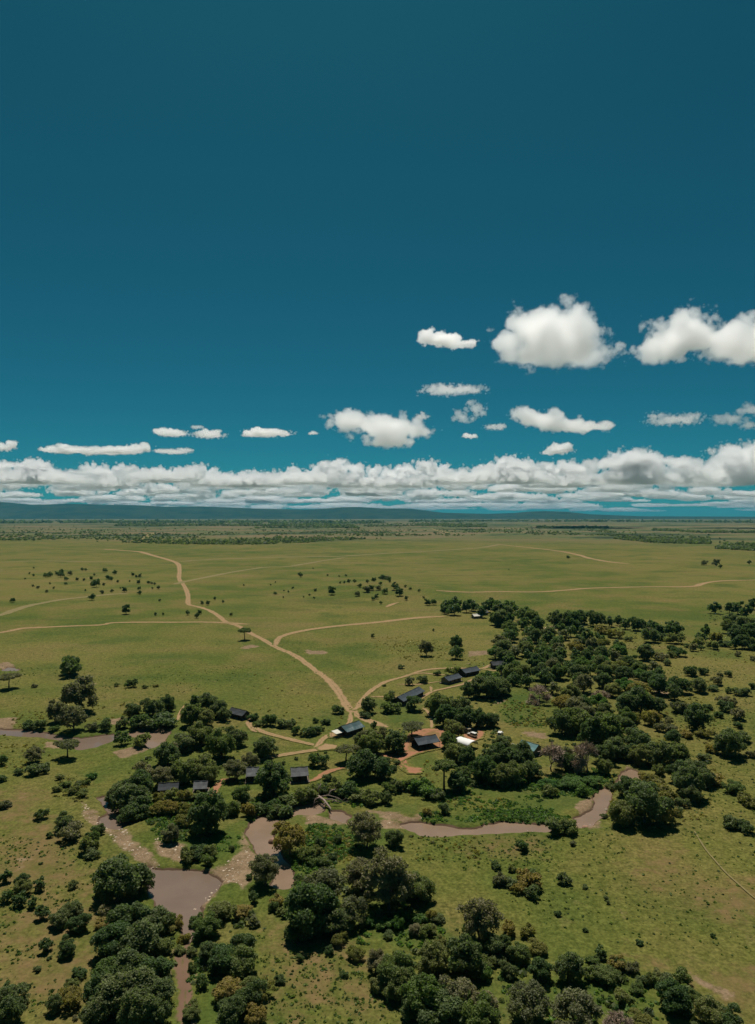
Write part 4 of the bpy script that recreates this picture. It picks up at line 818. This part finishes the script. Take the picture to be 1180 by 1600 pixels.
def boulder(px, py, w, h, label, seed, mat):
    import bmesh
    x0, y0 = gp(px, py, WZ); bm = bmesh.new(); bmesh.ops.create_icosphere(bm, subdivisions=3, radius=1.0); r = np.random.default_rng(seed)
    pl = [(Vector(r.normal(size=3)).normalized(), .68 + .3 * r.random()) for _ in range(14)]
    for v in bm.verts:
        for n_, d_ in pl:
            k = v.co.dot(n_)
            if k > d_: v.co -= n_ * (k - d_) * .9
        v.co.x *= w / 2; v.co.y *= w / 2.4; v.co.z *= h
    me = bpy.data.meshes.new('boulder'); bm.to_mesh(me); bm.free(); me.materials.append(mat)
    link('boulder', me, None, (x0, y0, WZ - .1), 0.4, label=label, category='boulder')
boulder(426.5, 1316, 3.0, 1.5, 'reddish boulder standing in the muddy pool beside the yellow-green tree', 3, MAT_REDROCK)
boulder(431, 1313, 1.9, 1.1, 'smaller reddish rock leaning on the pool boulder', 4, MAT_REDROCK)
boulder(947, 1266, 1.7, .9, 'pale rock on the inner bank of the river bend', 6, MAT_ROCK)
boulder(915, 1293, 2.4, .8, 'dark-edged flat rock where the river bend meets the grass', 8, MAT_REDROCK)

# ---------------------------------------------------------------- labels that single out each tree and bush
MARKS = [('P', 283, 1385, 'fan-shaped muddy pool'), ('P', 405, 1305, 'boulder pool'), ('P', 243, 1152, 'triangular brown pool'), ('P', 140, 1160, 'shallow river arm'), ('P', 200, 1270, 'stony stream bed'), ('P', 505, 1255, 'fallen dead tree'), ('P', 664, 1167, 'open slate lodge'), ('P', 548, 1146, 'dark teal tent'), ('P', 638, 1095, 'long slantwise tent'), ('P', 375, 1121, 'lone charcoal grove tent'), ('P', 467, 1218, 'grey footpath tent'), ('P', 316, 1238, 'sunlit grey grove tent'), ('P', 728, 1167, 'white arched canopy'), ('P', 828, 1176, 'blue-green wood tent'), ('P', 910, 1280, 'brown river bend'), ('P', 985, 1214, 'broad sandy river head'), ('P', 780, 1043, 'charcoal loop-tip tent'), ('P', 430, 1005, 'wide track fork'), ('P', 600, 921, 'little bushy knoll'), ('P', 745, 964, 'distant cream tent'), ('P', 293, 945, 'S-bend of the track'), ('P', 1035, 1078, 'bare sandy scar'), ('P', 860, 988, 'pale wood clearing'), ('P', 740, 1298, 'straight river reach'), ('P', 440, 1380, 'narrow boulder pool outlet'), ('P', 288, 1520, 'red gully'), ('P', 1120, 1545, 'red eroded slope'), ('P', 13, 1043, 'blue-grey waterhole'), ('P', 790, 1105, 'sunny wood glade'), ('P', 1150, 1400, 'faint grass footpath'), ('P', 600, 1430, 'big twiggy grey tree'), ('P', 100, 1100, 'grey-crowned riverside tree'), ('P', 1100, 960, 'far thicket'), ('P', 200, 1440, 'dense gully wood'), ('P', 690, 1550, 'biggest tree clump')]
ONES = 'first second third fourth fifth sixth seventh eighth ninth tenth eleventh twelfth thirteenth fourteenth fifteenth sixteenth seventeenth eighteenth nineteenth'.split()
TENS = {2: 'twenty', 3: 'thirty', 4: 'forty', 5: 'fifty', 6: 'sixty', 7: 'seventy', 8: 'eighty', 9: 'ninety'}
def ordinal(n):
    if n <= 19: return ONES[n - 1]
    tn, on = divmod(n, 10)
    return {2: 'twentieth', 3: 'thirtieth', 4: 'fortieth', 5: 'fiftieth', 6: 'sixtieth', 7: 'seventieth', 8: 'eightieth', 9: 'ninetieth'}[tn] if on == 0 else TENS[tn] + '-' + ONES[on - 1]
MP = [(np.array(gp(x, y)), n) for _, x, y, n in MARKS]
def label_all(items, noun, look, group, cat):
    by = {}
    for o, kind, w, *_ in items:
        p = np.array([o.location.x, o.location.y]); ds = [np.linalg.norm(p - m) for m, _ in MP]; i = int(np.argmin(ds))
        by.setdefault((kind, i), []).append((ds[i], o))
    for (kind, i), lst in by.items():
        lst.sort(key=lambda q: q[0])
        for r, (_, o) in enumerate(lst):
            o['label'] = f"{look[kind]} {noun}, " + (f"{ordinal(r + 1)} out from the {MP[i][1]}" if len(lst) > 1 else f"alone of its kind by the {MP[i][1]}")
            o['category'] = cat; o['group'] = group
label_all(TREES, 'tree', LOOK, 'trees of the riverside and plain', 'tree')
label_all(BUSHES, 'bush', BLOOK, 'bushes of the riverside and plain', 'bush')

# ---------------------------------------------------------------- haze over the plain
HB = (-42000, 42000, -900, 72000, -14, 720)
hzm = bpy.data.materials.new('thin_blue_haze'); hzm.use_nodes = True; t = NT(hzm.node_tree); t.n.clear()
out = t.new('ShaderNodeOutputMaterial'); pv = t.new('ShaderNodeVolumePrincipled')
pv.inputs['Color'].default_value = (0.08, 0.44, 0.64, 1); pv.inputs['Density'].default_value = 1.9e-5; pv.inputs['Anisotropy'].default_value = 0.0
t.l.new(pv.outputs[0], out.inputs['Volume'])
link('haze', MB().box(*HB).mesh('haze', [hzm]), kind='stuff', label='thin blue haze lying over the far plain', category='haze')

# ---------------------------------------------------------------- clouds: volumes shaped from lobes and noise
CLM = bpy.data.materials.new('white_cloud'); CLM.use_nodes = True; t = NT(CLM.node_tree); t.n.clear()
out = t.new('ShaderNodeOutputMaterial'); pv = t.new('ShaderNodeVolumePrincipled')
pv.inputs['Color'].default_value = (0.99, 0.99, 0.99, 1); pv.inputs['Anisotropy'].default_value = 0.78
at = t.new('ShaderNodeAttribute', attribute_type='OBJECT', attribute_name='thickness')
t.l.new(at.outputs['Fac'], pv.inputs['Density'])
t.l.new(pv.outputs[0], out.inputs['Volume'])
def cloud_group(lobes, lo, hi, res, seed, nscale, amp, base_soft, gain):
    g = bpy.data.node_groups.new('cloud_shape', 'GeometryNodeTree'); g.interface.new_socket('Geometry', in_out='OUTPUT', socket_type='NodeSocketGeometry')
    t = NT(g); P = t.new('GeometryNodeInputPosition').outputs[0]
    big = t.new('ShaderNodeTexNoise'); big.inputs['Scale'].default_value = nscale * 0.9; big.inputs['Detail'].default_value = 1
    sv = t.vmath('ADD', P, (seed * 917.0, seed * 331.0, seed * 71.0)).outputs[0]; t.l.new(sv, big.inputs['Vector'])
    warp = t.vmath('SCALE', t.vmath('SUBTRACT', big.outputs['Color'], (.5, .5, .5)).outputs[0]); warp.inputs['Scale'].default_value = 0.22 / nscale
    Q = t.vmath('ADD', P, warp.outputs[0]).outputs[0]; cur = None
    for c_, r_ in lobes:
        l = t.math('SUBTRACT', 1.0, t.vmath('LENGTH', t.vmath('DIVIDE', t.vmath('SUBTRACT', Q, tuple(c_)).outputs[0], tuple(r_)).outputs[0]).outputs['Value'])
        cur = l if cur is None else t.math('SMOOTH_MAX', cur, l, .12)
    nz = t.new('ShaderNodeTexNoise'); nz.inputs['Scale'].default_value = nscale * 3.3; nz.inputs['Detail'].default_value = 8; nz.inputs['Roughness'].default_value = .72
    t.l.new(sv, nz.inputs['Vector'])
    v = t.math('ADD', cur, t.math('MULTIPLY', t.math('SUBTRACT', nz.outputs[0], .53), amp * .75))
    for vs_, va in ((1.5, .42), (3.6, .20)):      # rounded puffs
        vo = t.new('ShaderNodeTexVoronoi', feature='F1'); vo.inputs['Scale'].default_value = nscale * vs_; vo.inputs['Detail'].default_value = 0.0
        t.l.new(sv, vo.inputs['Vector'])
        v = t.math('ADD', v, t.math('MULTIPLY', t.math('SUBTRACT', .49, vo.outputs['Distance']), amp * va))
    z = t.new('ShaderNodeSeparateXYZ'); t.l.new(P, z.inputs[0])
    v = t.math('MINIMUM', t.math('MULTIPLY', v, gain), t.math('MULTIPLY', t.math('SUBTRACT', z.outputs[2], 0.0), 1.0 / base_soft))
    v = t.math('MAXIMUM', t.math('MINIMUM', v, 1.0), 0.0)
    vc = t.new('GeometryNodeVolumeCube'); t.l.new(v, vc.inputs['Density']); vc.inputs['Min'].default_value = lo; vc.inputs['Max'].default_value = hi
    for i, k in enumerate('XYZ'): vc.inputs['Resolution ' + k].default_value = res[i]
    sm = t.new('GeometryNodeSetMaterial'); sm.inputs['Material'].default_value = CLM; t.l.new(vc.outputs[0], sm.inputs[0])
    t.l.new(sm.outputs[0], t.new('NodeGroupOutput').inputs[0]); return g
BASE = 1400.0
def cloud(lob, base_y, seed, label, thick=0.0075, amp=1.5, gain=7.0, nx=100, depth=0.8, alt=BASE, nk=1.0):
    """lob: (x, y, rx, ry) in photo points; all lobes stand on one base at one distance"""
    d = alt * FPX / (HY - base_y); s = d / FPX
    x0 = min(l[0] - l[2] for l in lob); x1 = max(l[0] + l[2] for l in lob); y0 = min(l[1] - l[3] for l in lob); cx = (x0 + x1) / 2
    W = (x1 - x0) * s; Hh = (base_y - y0) * s; rmax = max(l[2] for l in lob) * s
    r = random.Random(seed); lobes = [(((lx - cx) * s, r.uniform(-.25, .25) * rx * s, (base_y - ly) * s), (rx * s, rx * s * depth * r.uniform(.8, 1.15), ry * s)) for lx, ly, rx, ry in lob]
    D = rmax * depth * 1.6
    if len(lob) < 4:      # break flat lobes up into uneven heaps
        ext = []
        for (c_, r_) in lobes:
            for _ in range(4):
                q = r.uniform(.35, .62); ext.append(((c_[0] + r.uniform(-.8, .8) * r_[0], c_[1] + r.uniform(-.5, .5) * r_[1], c_[2] + r.uniform(-.3, .75) * r_[2]), (r_[0] * q * .8, r_[1] * q, r_[2] * q * 1.15)))
        lobes = [(c_, (r_[0] * .8, r_[1] * .8, r_[2] * .7)) for c_, r_ in lobes] + ext
    lo = (-W * .58, -D, -2.0); hi = (W * .58, D, Hh * 1.2); vox = max(W * 1.16 / nx, 1.0)
    res = [max(10, int((hi[i] - lo[i]) / vox)) for i in range(3)]; res[1] = max(10, int(res[1] * .7)); res[2] = max(10, int(res[2] * 1.2))
    feat = max(0.45 * Hh, 0.12 * W)
    if len(lob) < 3: amp, nk = amp * 1.35, nk * 1.15
    g = cloud_group(lobes, lo, hi, res, seed, nk / feat / 1.5, amp * 1.75, Hh * .10, gain)
    o = link('cloud', bpy.data.volumes.new('cloud'), None, ((cx - CX) * s, d, CAM_H + alt), label=label, category='cloud')
    o['thickness'] = thick * 2.6 * 400.0 / max(Hh, 150.0)
    m = o.modifiers.new('shape', 'NODES'); m.node_group = g
    o.data.materials.append(CLM)
    return o
cloud([(862,530,70,42),(848,506,44,28),(798,534,40,16),(938,556,36,20),(900,545,56,24),(828,556,44,16)], 578, 1, 'biggest round white cloud, high and alone in open sky', nx=190)
cloud([(1078,518,58,30),(1130,535,70,27),(1028,545,42,20),(1200,538,70,30),(1060,535,50,22)], 569, 2, 'long arched white cloud running out of view, level with the biggest cloud', nx=190)
cloud([(690,532,38,14),(665,530,22,9),(725,540,22,8)], 549, 3, 'small ragged cloud beside the biggest cloud', amp=1.3, thick=.008)
cloud([(842,655,44,17),(880,665,48,14),(920,668,36,9)], 684, 4, 'white wedge-shaped cloud hanging under the biggest cloud')
cloud([(545,658,36,15),(600,668,52,20),(608,688,36,11),(650,675,28,10)], 702, 5, 'broad uneven white cloud standing over the middle of the bank')
cloud([(874,702,26,10),(858,707,14,6)], 714, 6, 'compact small cloud just beneath the wedge-shaped cloud', amp=1.0)
cloud([(700,610,40,7),(745,609,20,7)], 621, 7, 'thin faint wisp between the ragged cloud and the bank', thick=.0026, amp=2.2, nx=70)
cloud([(742,640,18,12),(725,652,16,9)], 664, 8, 'slanting torn wisp above the bank', thick=.0034, amp=2.2, nx=70)
cloud([(1045,656,32,9),(1070,656,24,8)], 670, 9, 'frayed wisp under the long arched cloud', thick=.0026, amp=2.2, nx=70)
cloud([(1140,655,30,9),(1172,642,26,8),(1180,662,24,8)], 673, 10, 'scattered wisps below the end of the long arched cloud', thick=.0024, amp=2.2, nx=70)
cloud([(268,677,28,7)], 685, 11, 'tiny flat cloud, first of the row over the hills', amp=1.0, nx=60)
cloud([(326,679,28,7),(306,668,10,4)], 686, 12, 'tiny flat cloud with a puff on top in the row over the hills', amp=1.2, nx=60, thick=.006)
cloud([(420,677,40,7),(395,678,20,5)], 685, 13, 'tiny drawn-out cloud ending the row over the hills', amp=1.1, nx=70)
cloud([(220,700,22,9),(190,704,30,7)], 711, 14, 'small flat-based puff above the gap in the bank', amp=1.0, nx=70)
cloud([(130,703,50,7),(80,702,22,6)], 711, 15, 'thin flat cloud strip above the bank', amp=1.2, nx=80, thick=.008)
cloud([(5,699,22,8)], 708, 16, 'small puff half out of view above the bank', amp=1.0, nx=50)
cloud([(272,706,26,4)], 711, 17, 'faint streak of cloud beside the flat-based puff', amp=1.5, nx=50, thick=.003)
cloud([(732,682,12,5)], 688, 18, 'tiny white puff beside the broad uneven cloud', amp=1.0, nx=44)
cloud([(660,651,12,6)], 659, 19, 'faint tuft at the shoulder of the broad uneven cloud', amp=1.5, nx=44, thick=.003)
cloud([(772,667,16,5)], 674, 20, 'faint tuft between the wedge-shaped cloud and the torn wisp', amp=1.6, nx=44, thick=.0025)
cloud([(490,677,9,3)], 681, 21, 'speck of cloud near the broad uneven cloud', amp=1.0, nx=30, thick=.006)
# the bank above the horizon
tops = np.array([(-80,716),(0,718),(40,716),(70,724),(95,735),(112,738),(125,728),(160,720),(200,724),(250,728),(262,742),(275,730),(310,726),(350,736),(400,736),(450,730),(500,722),(530,714),(560,726),(600,728),(640,722),(690,715),(730,728),(770,722),(805,712),(850,722),(900,722),(950,714),(1000,700),(1040,712),(1090,714),(1130,700),(1180,688),(1260,690)], float)
rb = random.Random(99); n = 0
for bx in np.arange(-60, 1250, 78):
    x0 = bx + rb.uniform(-14, 14); by = 760 + rb.uniform(-5, 4); lob = []
    for i in range(9):
        lx = x0 + rb.uniform(-52, 52); tp = np.interp(lx, tops[:, 0], tops[:, 1]); hgt_ = (by - tp); ry = hgt_ * rb.uniform(.20, .40)
        lob.append((lx, tp + ry + rb.uniform(-2, 12), ry * rb.uniform(1.1, 1.9), ry))
    lob.append((x0, by - 8, 55, 12))
    cloud(lob, by, 200 + n, 'white cumulus heap in the long bank over the horizon', nx=140, amp=1.7, depth=.7, thick=.014, nk=1.5)['group'] = 'cumulus heaps of the bank'; n += 1
for by, cnt, wr, hr, lab, grp, th in ((770, 20, (30, 66), (12, 24), 'flat-based cloud in the second row of the bank', 'second row of the cloud bank', .011), (780, 22, (34, 76), (8, 17), 'low streaky cloud behind the bank', 'low streaky clouds behind the bank', .012), (788, 22, (36, 84), (5, 12), 'thin cloud streak just over the hills', 'cloud streaks over the hills', .012), (796, 24, (40, 100), (4, 13), 'faintest cloud streak touching the hill tops', 'faint streaks on the skyline', .007)):
    for i in range(cnt):
        x0 = -40 + 1270 * (i + rb.uniform(-.6, .9)) / cnt; w = rb.uniform(*wr); h = rb.uniform(*hr); b2 = by + rb.uniform(-5.0, 4.0)
        lob = [(x0 + rb.uniform(-.6, .6) * w, b2 - h * rb.uniform(.2, .75), w * rb.uniform(.14, .42), h * rb.uniform(.2, .55)) for _ in range(7)]
        cloud(lob, b2, 300 + n, lab, nx=80, amp=1.7, depth=.6, thick=th, nk=1.5)['group'] = grp; n += 1
